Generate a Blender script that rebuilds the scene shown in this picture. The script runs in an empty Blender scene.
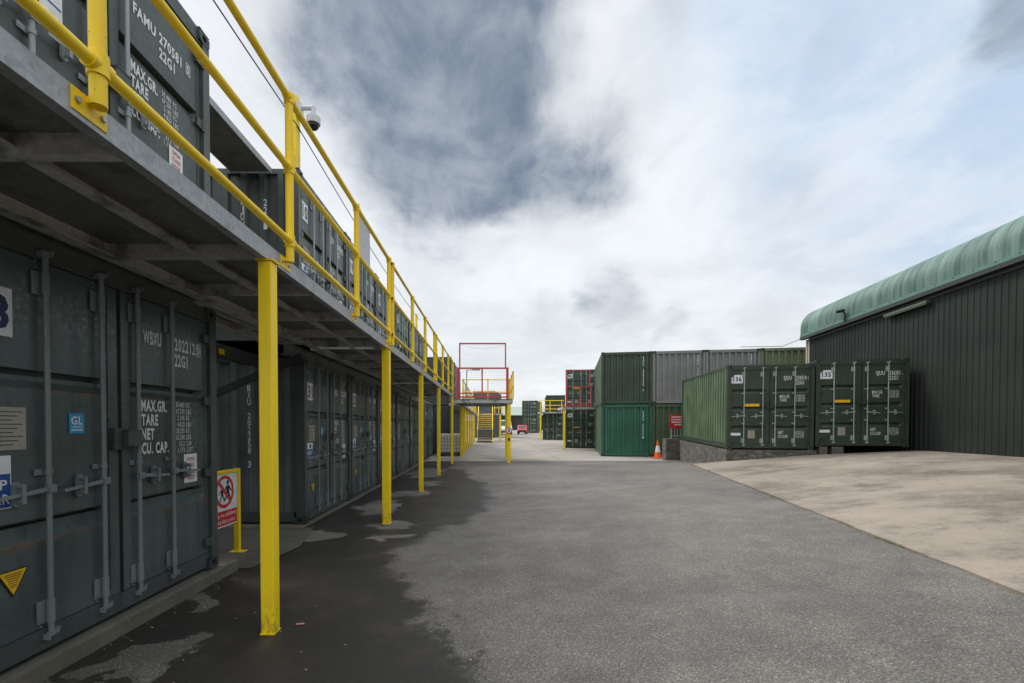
import bpy, bmesh, math, random
from mathutils import Vector, Matrix
random.seed(7)
S = bpy.context.scene
COL = S.collection
R = math.radians

# ------------------------------------------------------------------ camera
cam_d = bpy.data.cameras.new('camera'); cam = bpy.data.objects.new('camera', cam_d); COL.objects.link(cam)
cam.location = (0, 0, 1.55); cam.rotation_euler = (R(89.0), 0, 0)
cam_d.sensor_width = 36; cam_d.lens = 465/1024*36
cam_d.shift_x = 20/1024; cam_d.shift_y = (426-341.5+8.1)/1024
cam_d.clip_start = .05; cam_d.clip_end = 3000
S.camera = cam

# ------------------------------------------------------------------ node helpers
def nd(nt, typ, ins=None, **props):
    n = nt.nodes.new(typ)
    for k, v in props.items(): setattr(n, k, v)
    for k, v in (ins or {}).items():
        s = n.inputs[k]
        if isinstance(v, bpy.types.NodeSocket): nt.links.new(v, s)
        else: s.default_value = v
    return n
def mth(nt, op, a, b=0.0, c=0.0, clamp=False):
    n = nt.nodes.new('ShaderNodeMath'); n.operation = op; n.use_clamp = clamp
    for i, v in enumerate((a, b, c)):
        if isinstance(v, bpy.types.NodeSocket): nt.links.new(v, n.inputs[i])
        else: n.inputs[i].default_value = v
    return n.outputs[0]
def vmth(nt, op, a, b=(0, 0, 0), out=0):
    n = nt.nodes.new('ShaderNodeVectorMath'); n.operation = op
    for i, v in enumerate((a, b)):
        if isinstance(v, bpy.types.NodeSocket): nt.links.new(v, n.inputs[i])
        else: n.inputs[i].default_value = v
    return n.outputs[out]
def mixc(nt, f, a, b, blend='MIX'):
    n = nt.nodes.new('ShaderNodeMix'); n.data_type = 'RGBA'; n.blend_type = blend
    for s, v in ((n.inputs[0], f), (n.inputs[6], a), (n.inputs[7], b)):
        if isinstance(v, bpy.types.NodeSocket): nt.links.new(v, s)
        elif isinstance(v, (int, float)): s.default_value = v
        else: s.default_value = (*v[:3], 1)
    return n.outputs[2]
def mrange(nt, v, a, b, c=0.0, d=1.0, smooth=True):
    n = nt.nodes.new('ShaderNodeMapRange'); n.interpolation_type = 'SMOOTHSTEP' if smooth else 'LINEAR'
    nt.links.new(v, n.inputs[0])
    for i, q in enumerate((a, b, c, d)): n.inputs[i+1].default_value = q
    return n.outputs[0]
def noise(nt, vec, scale, detail=4, rough=.55, out='Fac', dist=0.0):
    n = nd(nt, 'ShaderNodeTexNoise', {'Vector': vec, 'Scale': scale, 'Detail': detail, 'Roughness': rough, 'Distortion': dist})
    return n.outputs[out]
def scaled(nt, vec, s):
    return vmth(nt, 'MULTIPLY', vec, s)

# ------------------------------------------------------------------ world
SUN_EL, SUN_AZ = R(50), R(-58)          # azimuth from +Y, towards +X
W = bpy.data.worlds.new('World'); S.world = W; W.use_nodes = True
nt = W.node_tree; nt.nodes.clear()
tc = nd(nt, 'ShaderNodeTexCoord').outputs['Generated']
sky = nd(nt, 'ShaderNodeTexSky', sky_type='NISHITA', sun_disc=False, sun_elevation=SUN_EL, sun_rotation=SUN_AZ).outputs[0]
sep = nd(nt, 'ShaderNodeSeparateXYZ', {0: tc})
den = mth(nt, 'ADD', mth(nt, 'MAXIMUM', sep.outputs[2], 0.0), .22)
cp = nd(nt, 'ShaderNodeCombineXYZ', {0: mth(nt, 'DIVIDE', sep.outputs[0], den), 1: mth(nt, 'DIVIDE', sep.outputs[1], den), 2: .3}).outputs[0]
nz1 = noise(nt, cp, 1.3, 8, .6, 'Color', .15)
nz2 = noise(nt, cp, 2.6, 9, .62, 'Fac', .25)
nz3 = noise(nt, scaled(nt, cp, (1.0, .55, 1)), 5.5, 8, .62, 'Fac', .4)
big = noise(nt, cp, .8, 6, .55)
wob = vmth(nt, 'SCALE', vmth(nt, 'SUBTRACT', nz1, (.5, .5, .5)))
wob.node.inputs[3].default_value = .26
wdir = vmth(nt, 'NORMALIZE', vmth(nt, 'ADD', tc, wob))
def pdir(px, py):
    v = Vector(((px-492)/465, 1, (426-py)/465)); v.normalize(); return tuple(v)
def blob(px, py, r0, r1, src):
    d = vmth(nt, 'DOT_PRODUCT', src, pdir(px, py), 1)
    return mrange(nt, d, math.cos(R(r1)), math.cos(R(r0)))
dark = None
for px, py, r0, r1, w in ((455, 15, 2, 15, .75), (400, 70, 2, 12, .55), (450, 120, 2, 12, .8), (432, 190, 1, 10, 1.0), (470, 175, 0, 9, .6), (350, 10, 1, 11, .5), (535, 150, 0, 12, 1.0), (520, -30, 2, 12, .7), (1020, 48, 0, 3.2, .9),
                          (608, 304, 0, 5, .7), (672, 326, 0, 3.5, .45), (775, 340, 0, 3, .35), (770, 200, 0, 6, .2), (545, 318, 0, 4, .3), (830, 50, 0, 4, .3), (600, 190, 0, 5, .25), (260, 60, 0, 10, .2), (610, 0, 0, 12, .5), (590, 120, 0, 11, .4)):
    b = mth(nt, 'MULTIPLY', blob(px, py, r0, r1, wdir), w)
    dark = b if dark is None else mth(nt, 'ADD', dark, b)
puff = mth(nt, 'MULTIPLY', blob(562, 80, 0, 7.5, wdir), .6)
puff = mth(nt, 'ADD', puff, mth(nt, 'MULTIPLY', blob(610, 60, 0, 8, wdir), .5))
dark = mth(nt, 'SUBTRACT', dark, puff)
dark = mth(nt, 'ADD', dark, mth(nt, 'MULTIPLY', mth(nt, 'SUBTRACT', nz2, .5), 1.25))
dark = mth(nt, 'ADD', dark, mth(nt, 'MULTIPLY', mth(nt, 'SUBTRACT', nz3, .5), .8))
inner = mrange(nt, mth(nt, 'ADD', mth(nt, 'MULTIPLY', nz3, .6), mth(nt, 'MULTIPLY', nz2, .4)), .36, .64, .62, 1.0)
dark = mth(nt, 'MULTIPLY', mth(nt, 'MULTIPLY', mrange(nt, dark, -.06, 1.62), inner), 1.0)
blue = mth(nt, 'MAXIMUM', blob(1000, 40, 2, 26, wdir), mth(nt, 'MULTIPLY', blob(860, -40, 0, 18, wdir), .9))
texv = mrange(nt, mth(nt, 'ADD', mth(nt, 'MULTIPLY', big, .5), mth(nt, 'MULTIPLY', nz2, .5)), .36, .64, .82, 1.06)
cl_white = mixc(nt, 1.0, (5.55, 5.72, 5.88), nd(nt, 'ShaderNodeCombineXYZ', {0: texv, 1: texv, 2: texv}).outputs[0], 'MULTIPLY')
cl = mixc(nt, mth(nt, 'MULTIPLY', blue, mrange(nt, nz2, .35, .65, .75, .35)), cl_white, (2.9, 3.95, 5.3))
cl = mixc(nt, dark, cl, (.88, 1.18, 1.62))
# unseen sky overhead and behind, brightened to put more light on the yard
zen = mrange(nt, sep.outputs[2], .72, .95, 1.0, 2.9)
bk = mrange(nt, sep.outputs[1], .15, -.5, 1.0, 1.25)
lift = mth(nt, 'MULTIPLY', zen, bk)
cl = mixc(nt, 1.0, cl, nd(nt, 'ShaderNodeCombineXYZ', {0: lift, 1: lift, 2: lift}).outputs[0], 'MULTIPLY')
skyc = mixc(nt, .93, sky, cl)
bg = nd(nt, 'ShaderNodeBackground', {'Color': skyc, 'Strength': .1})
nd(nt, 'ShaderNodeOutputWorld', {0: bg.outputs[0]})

# ------------------------------------------------------------------ sun and exposure
sd = bpy.data.lights.new('sun', 'SUN'); sd.energy = 1.5; sd.angle = R(18); sd.color = (1, .96, .9)
sun = bpy.data.objects.new('sun', sd); COL.objects.link(sun)
sv = Vector((math.sin(SUN_AZ)*math.cos(SUN_EL), math.cos(SUN_AZ)*math.cos(SUN_EL), math.sin(SUN_EL)))
sun.rotation_euler = sv.to_track_quat('Z', 'Y').to_euler()
S.view_settings.view_transform = 'Standard'; S.view_settings.look = 'None'
S.view_settings.exposure = 0.74; S.view_settings.gamma = 1; S.view_settings.use_curve_mapping = False
S.render.engine = 'CYCLES'; S.cycles.max_bounces = 6; S.cycles.diffuse_bounces = 4

# ------------------------------------------------------------------ materials
MATS = {}
def new_mat(name):
    m = bpy.data.materials.new(name); m.use_nodes = True
    t = m.node_tree; b = t.nodes['Principled BSDF']
    return m, t, b
def setb(t, b, **kw):
    for k, v in kw.items():
        s = b.inputs[k.replace('_', ' ')]
        if isinstance(v, bpy.types.NodeSocket): t.links.new(v, s)
        else: s.default_value = v if not (isinstance(v, tuple) and len(v) == 3) else (*v, 1)
def bump(t, b, h, strength=.3, dist=.01):
    n = nd(t, 'ShaderNodeBump', {'Height': h, 'Strength': strength, 'Distance': dist})
    t.links.new(n.outputs[0], b.inputs['Normal'])
def paint(name, c, rough=.5, var=.16, streak=.3, dirt=(.05, .045, .04), dirt_amt=.35, rust=0.0, ledges=(), chips=0.0, metallic=0.0):
    """weathered gloss paint on steel: cloudy fading, vertical dirt runs, chips and rust of its own shape"""
    if name in MATS: return MATS[name]
    m, t, b = new_mat(name)
    o = nd(t, 'ShaderNodeTexCoord').outputs['Object']
    n1 = noise(t, o, 1.3, 5); n2 = noise(t, scaled(t, o, (9, 9, .55)), 1.0, 5, .6); n3 = noise(t, o, 38, 3)
    f = mrange(t, n1, .3, .7, 1-var, 1+var)
    col = mixc(t, 1.0, c, nd(t, 'ShaderNodeCombineXYZ', {0: f, 1: f, 2: f}).outputs[0], 'MULTIPLY')
    pale = tuple(min(1, x*1.35+.02) for x in c)
    col = mixc(t, mth(t, 'MULTIPLY', mrange(t, n2, .55, .8), streak), col, pale)
    col = mixc(t, mth(t, 'MULTIPLY', mrange(t, n2, .5, .25), dirt_amt), col, dirt)
    if rust > 0:
        rm = mrange(t, noise(t, o, 7, 6, .65), .62, .72)
        col = mixc(t, mth(t, 'MULTIPLY', rm, rust), col, (.16, .07, .03))
    if ledges:
        z = nd(t, 'ShaderNodeSeparateXYZ', {0: o}).outputs[2]
        tot = None
        for zc in ledges:
            q = mrange(t, mth(t, 'ABSOLUTE', mth(t, 'SUBTRACT', z, zc)), .028, .006)
            tot = q if tot is None else mth(t, 'MAXIMUM', tot, q)
        lm = mth(t, 'MULTIPLY', tot, mrange(t, noise(t, scaled(t, o, (5, 5, 1)), 1.0, 4), .42, .62, 0, .75))
        col = mixc(t, lm, col, (.14, .085, .055))
    if 'post' in name:
        z = nd(t, 'ShaderNodeSeparateXYZ', {0: o}).outputs[2]
        sc = mth(t, 'MULTIPLY', mrange(t, z, .42, .02, 0, 1), mrange(t, noise(t, scaled(t, o, (1, 1, .5)), 30, 5, .7), .44, .62, 0, .6))
        col = mixc(t, sc, col, (.16, .115, .035))
    if chips > 0:
        cm = mrange(t, noise(t, o, 42, 2, .5), .715, .74, 0, chips)
        col = mixc(t, cm, col, (.11, .06, .03))
    setb(t, b, Base_Color=col, Roughness=mrange(t, n3, .3, .7, rough-.09, rough+.12), Metallic=metallic)
    bump(t, b, mth(t, 'ADD', mth(t, 'MULTIPLY', n3, .5), mth(t, 'MULTIPLY', noise(t, o, 3.2, 3), 3.5)), .22, .006)
    MATS[name] = m; return m
def plain(name, c, rough=.6, metallic=0.0, emit=0.0):
    if name in MATS: return MATS[name]
    m, t, b = new_mat(name)
    o = nd(t, 'ShaderNodeTexCoord').outputs['Object']
    n = mrange(t, noise(t, o, 14, 5, .6), .3, .75, .82, 1.06)
    col = mixc(t, 1.0, c, nd(t, 'ShaderNodeCombineXYZ', {0: n, 1: n, 2: n}).outputs[0], 'MULTIPLY')
    setb(t, b, Base_Color=col, Roughness=rough, Metallic=metallic)
    MATS[name] = m; return m
def galv(name='galvanised', base=(.36, .38, .39), rough=.5, dirt=.35):
    if name in MATS: return MATS[name]
    m, t, b = new_mat(name)
    o = nd(t, 'ShaderNodeTexCoord').outputs['Object']
    v = nd(t, 'ShaderNodeTexVoronoi', {'Vector': o, 'Scale': 45.0}).outputs['Color']
    sp = nd(t, 'ShaderNodeSeparateXYZ', {0: v}).outputs[0]
    n = noise(t, o, 3.2, 6, .6)
    col = mixc(t, sp, tuple(x*.86 for x in base), tuple(min(1, x*1.12) for x in base))
    col = mixc(t, mth(t, 'MULTIPLY', mrange(t, n, .5, .68), dirt), col, (.09, .09, .085))
    n2 = noise(t, scaled(t, o, (6, 6, 1.0)), 1.7, 6, .65)
    col = mixc(t, mth(t, 'MULTIPLY', mrange(t, n2, .6, .75), .3), col, (.55, .56, .56))
    setb(t, b, Base_Color=col, Roughness=rough, Metallic=.35)
    bump(t, b, noise(t, o, 30, 3), .1, .003)
    MATS[name] = m; return m

C_DARK = (.060, .073, .071)
M_GREY = paint('container_grey_paint', C_DARK, .46, .16, .3, (.018, .02, .02), .4, .0)
M_GREYDOOR = paint('container_grey_door_paint', (.073, .097, .095), .34, .24, .45, (.02, .024, .024), .55, .0, (.705, 1.645))
M_UPPER = paint('upper_container_grey_paint', (.060, .074, .067), .42, .14, .3, (.02, .022, .022), .35)
M_GREYLIT = paint('grey_side_lit_paint', (.125, .14, .14), .36, .2, .45, (.04, .045, .045), .5)  # paler copy of the grey; light falling into the gap put into the colour
M_ROD = paint('rod_grey_paint', (.18, .21, .215), .36, .12, .25, (.07, .07, .07), .3, .25)
M_RODUP = paint('upper_rod_paint', (.30, .34, .36), .4, .12, .25, (.1, .1, .1), .3, .2)
M_GREEN = paint('container_green_paint', (.033, .050, .033), .45, .16, .25, (.014, .02, .014), .35)
M_GREENLIT = paint('container_green_lit_paint', (.115, .175, .095), .5, .22, .4, (.05, .06, .03), .45)  # brighter green for side walls, with the light on them put into the colour
M_EMER = paint('container_emerald_paint', (.020, .112, .070), .45, .16, .3, (.03, .05, .03), .25)
M_OLIVE = paint('container_olive_paint', (.060, .098, .048), .55, .18, .3, (.03, .035, .02), .35)
M_DKGREEN = paint('container_bottle_paint', (.034, .062, .038), .45, .18, .2, (.02, .024, .02), .35)
M_PALEGREY = paint('container_pale_grey_paint', (.205, .21, .20), .55, .12, .3, (.11, .10, .085), .35)
M_KHAKI = paint('container_khaki_paint', (.15, .18, .10), .55, .15, .3, (.08, .08, .05), .35)
M_RODGREEN = paint('rod_pale_green_paint', (.30, .37, .34), .45, .12, .2, (.12, .14, .12), .3)
M_GASKET = plain('rubber_gasket', (.012, .013, .013), .7)
M_CAST = paint('casting_paint', (.035, .042, .043), .5, .2, .3, (.05, .04, .03), .4, .3)
M_CASTG = paint('casting_green_paint', (.028, .055, .036), .5, .2, .3, (.05, .04, .03), .4, .3)
M_FLOOR = plain('container_plywood', (.10, .07, .045), .8)
M_YEL = paint('safety_yellow_paint', (.89, .61, .003), .45, .06, .0, (.35, .22, .01), .16, .0, (), .6)
M_YELPOST = paint('safety_yellow_post_paint', (.93, .665, .003), .45, .05, .0, (.5, .34, .02), .16, .0, (), .3)
M_RED = paint('gate_red_paint', (.55, .055, .075), .5, .15, .25, (.1, .03, .03), .25)
M_GALV = galv()
M_GALVD = galv('galvanised_dull', (.215, .22, .215), .6, .55)
M_GALVB = galv('galvanised_beam', (.52, .52, .50), .6, .75)
M_STEEL = plain('bare_steel', (.42, .42, .41), .4, .7)
M_WHITE = plain('sticker_white', (.78, .79, .80), .5)
M_LETTER = paint('stencil_white', (.72, .74, .74), .6, .06, .1, (.3, .32, .32), .35)
M_NAVY = plain('ink_navy', (.01, .022, .10), .5)
M_BLUE = plain('sticker_blue', (.015, .30, .55), .45)
M_SIGNBLUE = plain('sign_blue', (.012, .075, .33), .45)
M_SIGNRED = plain('sign_red', (.62, .02, .025), .45)
M_STICKRED = plain('ink_red', (.5, .06, .08), .5)
M_BLACK = plain('ink_black', (.012, .012, .013), .5)
M_STICKYEL = plain('sticker_yellow', (.85, .50, .01), .45)
M_PLATE = paint('data_plate_alloy', (.33, .31, .26), .5, .12, .2, (.15, .13, .1), .5, .4)
M_PLASTICW = plain('camera_white_plastic', (.62, .63, .64), .35)
M_GLASSD = plain('dark_dome', (.01, .01, .012), .08)
M_CABLE = plain('cable_black', (.012, .012, .013), .6)

def asphalt():
    m, t, b = new_mat('worn_asphalt')
    geo = nd(t, 'ShaderNodeNewGeometry').outputs['Position']
    s = nd(t, 'ShaderNodeSeparateXYZ', {0: geo}); X, Y = s.outputs[0], s.outputs[1]
    agg = nd(t, 'ShaderNodeTexVoronoi', {'Vector': geo, 'Scale': 120.0}).outputs['Color']
    a1 = nd(t, 'ShaderNodeSeparateXYZ', {0: agg}).outputs[0]
    fine = noise(t, geo, 88, 5, .75); fine2 = noise(t, geo, 210, 2, .6); mid = noise(t, geo, 3.0, 6, .6); large = noise(t, geo, .45, 5, .55)
    dry = mixc(t, mrange(t, fine, .3, .72), (.040, .036, .032), (.192, .177, .158))
    dry = mixc(t, mth(t, 'MULTIPLY', mrange(t, a1, .86, .97), .6), dry, (.29, .275, .26))
    dry = mixc(t, mth(t, 'MULTIPLY', mrange(t, a1, .16, .03), .5), dry, (.04, .04, .04))
    lf = mth(t, 'MULTIPLY', mrange(t, large, .3, .7, .80, 1.16), mrange(t, mid, .3, .7, .86, 1.12))
    dry = mixc(t, 1.0, dry, nd(t, 'ShaderNodeCombineXYZ', {0: lf, 1: lf, 2: lf}).outputs[0], 'MULTIPLY')
    # long paler wear bands where wheels polish the surface
    band = noise(t, scaled(t, geo, (.16, .75, 1)), 1.0, 4)
    dry = mixc(t, mth(t, 'MULTIPLY', mrange(t, band, .54, .72), .45), dry, (.205, .195, .182))
    # rain shadow: wet asphalt beside the walkway, its edge meandering along the yard
    cv = nd(t, 'ShaderNodeFloatCurve', {'Value': mth(t, 'DIVIDE', Y, 25.0, clamp=True)})
    pts = [(0, .1), (2.8, -.14), (3.7, -.45), (4.5, -.85), (5.4, -1.05), (6.9, -.80), (8.1, -.2), (11.3, -.10), (13.5, -.5), (16.4, -.95), (18.5, -1.3), (20, -1.6), (25, -4)]
    cu = cv.mapping.curves[0]
    while len(cu.points) > 2: cu.points.remove(cu.points[1])
    cu.points[0].location = (0, (pts[0][1]+4)/5); cu.points[1].location = (1, 0)
    for y, x in pts[1:-1]: cu.points.new(y/25, (x+4)/5)
    cv.mapping.update()
    edge = mth(t, 'SUBTRACT', mth(t, 'MULTIPLY', cv.outputs[0], 5.0), 4.0)
    e1 = mth(t, 'MULTIPLY', mth(t, 'SUBTRACT', noise(t, geo, 1.25, 10, .70), .5), 1.75)
    e2 = mth(t, 'MULTIPLY', mth(t, 'SUBTRACT', noise(t, geo, 26, 5, .7), .5), .42)
    d = mth(t, 'SUBTRACT', mth(t, 'ADD', edge, mth(t, 'ADD', e1, e2)), X)
    wet = mrange(t, d, -.12, .16)
    behind = mrange(t, Y, 21.5, 20.0)
    wet = mth(t, 'MULTIPLY', wet, behind)
    # dry islands inside the wet strip
    wv = vmth(t, 'ADD', geo, scaled(t, vmth(t, 'SUBTRACT', noise(t, geo, 2.2, 6, .6, 'Color'), (.5, .5, .5)), (1.3, 1.3, 0)))
    ws = nd(t, 'ShaderNodeSeparateXYZ', {0: wv})
    for x0, y0, rx, ry in ((-1.50, 7.35, .38, .30), (-1.48, 6.45, .33, .16), (-2.15, 8.9, .42, .75), (-2.32, 3.05, .26, .30), (-2.6, 2.5, .3, .3), (-1.95, 10.6, .5, .5), (-1.65, 12.5, .3, .6), (-2.2, 15.4, .6, 1.6), (-1.2, 17.5, .4, .6), (-2.55, 4.0, .12, .22), (-2.5, 6.6, .3, .3)):
        q = mth(t, 'ADD', mth(t, 'POWER', mth(t, 'ABSOLUTE', mth(t, 'DIVIDE', mth(t, 'SUBTRACT', ws.outputs[0], x0), rx)), 2.0),
                mth(t, 'POWER', mth(t, 'ABSOLUTE', mth(t, 'DIVIDE', mth(t, 'SUBTRACT', ws.outputs[1], y0), ry)), 2.0))
        wet = mth(t, 'MULTIPLY', wet, mrange(t, q, .75, 1.15))
    wet = mth(t, 'MULTIPLY', wet, mrange(t, fine, .2, .8, .90, 1.06, False), clamp=True)
    wetc = mixc(t, mrange(t, fine, .3, .75), (.013, .012, .0105), (.042, .038, .034))
    wetc = mixc(t, mth(t, 'MULTIPLY', mrange(t, noise(t, geo, 1.6, 8, .68), .45, .68), .6), wetc, (.054, .048, .041))
    moss = mth(t, 'MULTIPLY', mth(t, 'MULTIPLY', mrange(t, noise(t, geo, 1.1, 6, .65), .54, .68), mrange(t, X, -1.6, -2.2)), .35)
    wetc = mixc(t, moss, wetc, (.045, .05, .022))
    # faint damp blots in the open yard
    damp = mth(t, 'MULTIPLY', mrange(t, noise(t, scaled(t, geo, (.8, .5, 1)), 1.0, 7, .65), .60, .70), .40)
    dry = mixc(t, damp, dry, (.075, .072, .068))
    col = mixc(t, wet, dry, wetc)
    setb(t, b, Base_Color=col, Roughness=mth(t, 'SUBTRACT', .80, mth(t, 'MULTIPLY', wet, .30)), Specular_IOR_Level=mth(t, 'SUBTRACT', .42, mth(t, 'MULTIPLY', wet, .16)))
    bump(t, b, mth(t, 'ADD', fine, mth(t, 'MULTIPLY', fine2, .5)), .55, .006)
    return m
def concrete(name, base, scale=1.0, dark=(.10, .092, .08), joints=0.0, amt=.55):
    m, t, b = new_mat(name)
    geo = nd(t, 'ShaderNodeNewGeometry').outputs['Position']
    n1 = noise(t, scaled(t, geo, (.5, 1.0, 1)), .9*scale, 8, .62); n2 = noise(t, geo, 5*scale, 6, .65); n3 = noise(t, geo, 60, 4, .6)
    st = noise(t, scaled(t, geo, (.55, .8, 1)), 1.1*scale, 10, .74); gr = noise(t, geo, 24, 6, .72)
    f = mth(t, 'MULTIPLY', mrange(t, n1, .3, .7, .82, 1.12), mrange(t, n3, .25, .75, .84, 1.12))
    col = mixc(t, 1.0, base, nd(t, 'ShaderNodeCombineXYZ', {0: f, 1: f, 2: f}).outputs[0], 'MULTIPLY')
    col = mixc(t, mth(t, 'MULTIPLY', mth(t, 'MULTIPLY', mrange(t, st, .43, .66), amt), mrange(t, gr, .32, .62, .45, 1.0)), col, dark)
    col = mixc(t, mth(t, 'MULTIPLY', mrange(t, gr, .56, .70), .4), col, tuple(x*1.5 for x in dark))
    col = mixc(t, mth(t, 'MULTIPLY', mrange(t, n2, .58, .72), amt*.6), col, tuple(x*1.25 for x in dark))
    col = mixc(t, mth(t, 'MULTIPLY', mrange(t, n2, .42, .3), .35), col, tuple(min(1, x*1.3) for x in base))
    if joints:
        ss = nd(t, 'ShaderNodeSeparateXYZ', {0: geo})
        for o in (0, 1):
            g = mth(t, 'ABSOLUTE', mth(t, 'SUBTRACT', mth(t, 'FRACT', mth(t, 'DIVIDE', ss.outputs[o], joints)), .5))
            col = mixc(t, mrange(t, g, .012, .004, 0, .3), col, (.10, .095, .085))
    setb(t, b, Base_Color=col, Roughness=.9)
    bump(t, b, mth(t, 'ADD', n3, n2), .35, .006)
    return m
M_ASPH = asphalt()
M_CONC = concrete('yard_slab_concrete', (.245, .208, .168), 1.0, (.075, .064, .051), 0.0, .95)
M_CONC2 = concrete('far_concrete', (.29, .265, .235), 1.0, (.14, .13, .12), 6.1, .4)
M_KERB = concrete('kerb_concrete', (.14, .128, .10), 2.0, (.06, .06, .045))
def rubble():
    m, t, b = new_mat('rubble_stone')
    o = nd(t, 'ShaderNodeTexCoord').outputs['Object']
    w = vmth(t, 'ADD', o, scaled(t, noise(t, o, 6, 3, .5, 'Color'), (.09, .09, .09)))
    vs = scaled(t, w, (1, 1, 1.7))
    v = nd(t, 'ShaderNodeTexVoronoi', {'Vector': vs, 'Scale': 4.6}); e = nd(t, 'ShaderNodeTexVoronoi', {'Vector': vs, 'Scale': 4.6}, feature='DISTANCE_TO_EDGE').outputs[0]
    c = nd(t, 'ShaderNodeSeparateXYZ', {0: v.outputs['Color']}).outputs[0]
    col = mixc(t, c, (.075, .069, .06), (.185, .17, .148))
    col = mixc(t, mth(t, 'MULTIPLY', mrange(t, noise(t, o, 18, 5), .45, .7), .5), col, (.10, .10, .08))
    j = mrange(t, e, .03, .10)
    col = mixc(t, j, (.13, .12, .11), col)
    setb(t, b, Base_Color=col, Roughness=.92)
    bump(t, b, mth(t, 'ADD', j, mth(t, 'MULTIPLY', noise(t, o, 22, 4), .5)), .9, .03)
    return m
M_RUBBLE = rubble()
def cladding():
    m, t, b = new_mat('dark_green_cladding')
    o = nd(t, 'ShaderNodeTexCoord').outputs['Object']
    n1 = noise(t, scaled(t, o, (4, 4, .35)), 1.0, 6, .6); n2 = noise(t, o, .7, 4)
    f = mrange(t, n2, .3, .7, .85, 1.15)
    col = mixc(t, 1.0, (.029, .033, .030), nd(t, 'ShaderNodeCombineXYZ', {0: f, 1: f, 2: f}).outputs[0], 'MULTIPLY')
    col = mixc(t, mth(t, 'MULTIPLY', mrange(t, n1, .5, .75), .45), col, (.036, .042, .031))
    setb(t, b, Base_Color=col, Roughness=.62, Specular_IOR_Level=.15)
    return m
M_CLAD = cladding()
def verdigris():
    m, t, b = new_mat('faded_green_roof')
    o = nd(t, 'ShaderNodeTexCoord').outputs['Object']
    n1 = noise(t, scaled(t, o, (.35, 4.0, .35)), 1.0, 6, .65); n2 = noise(t, scaled(t, o, (.8, .8, .8)), 1.0, 5); n3 = noise(t, scaled(t, o, (.6, 11, .6)), 1.0, 5)
    col = mixc(t, mrange(t, n1, .32, .68), (.045, .098, .086), (.15, .245, .215))
    col = mixc(t, mth(t, 'MULTIPLY', mrange(t, n2, .5, .72), .45), col, (.21, .33, .285))
    col = mixc(t, mth(t, 'MULTIPLY', mrange(t, n3, .58, .75), .5), col, (.035, .095, .078))
    setb(t, b, Base_Color=col, Roughness=.6)
    return m
M_ROOF = verdigris()

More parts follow.
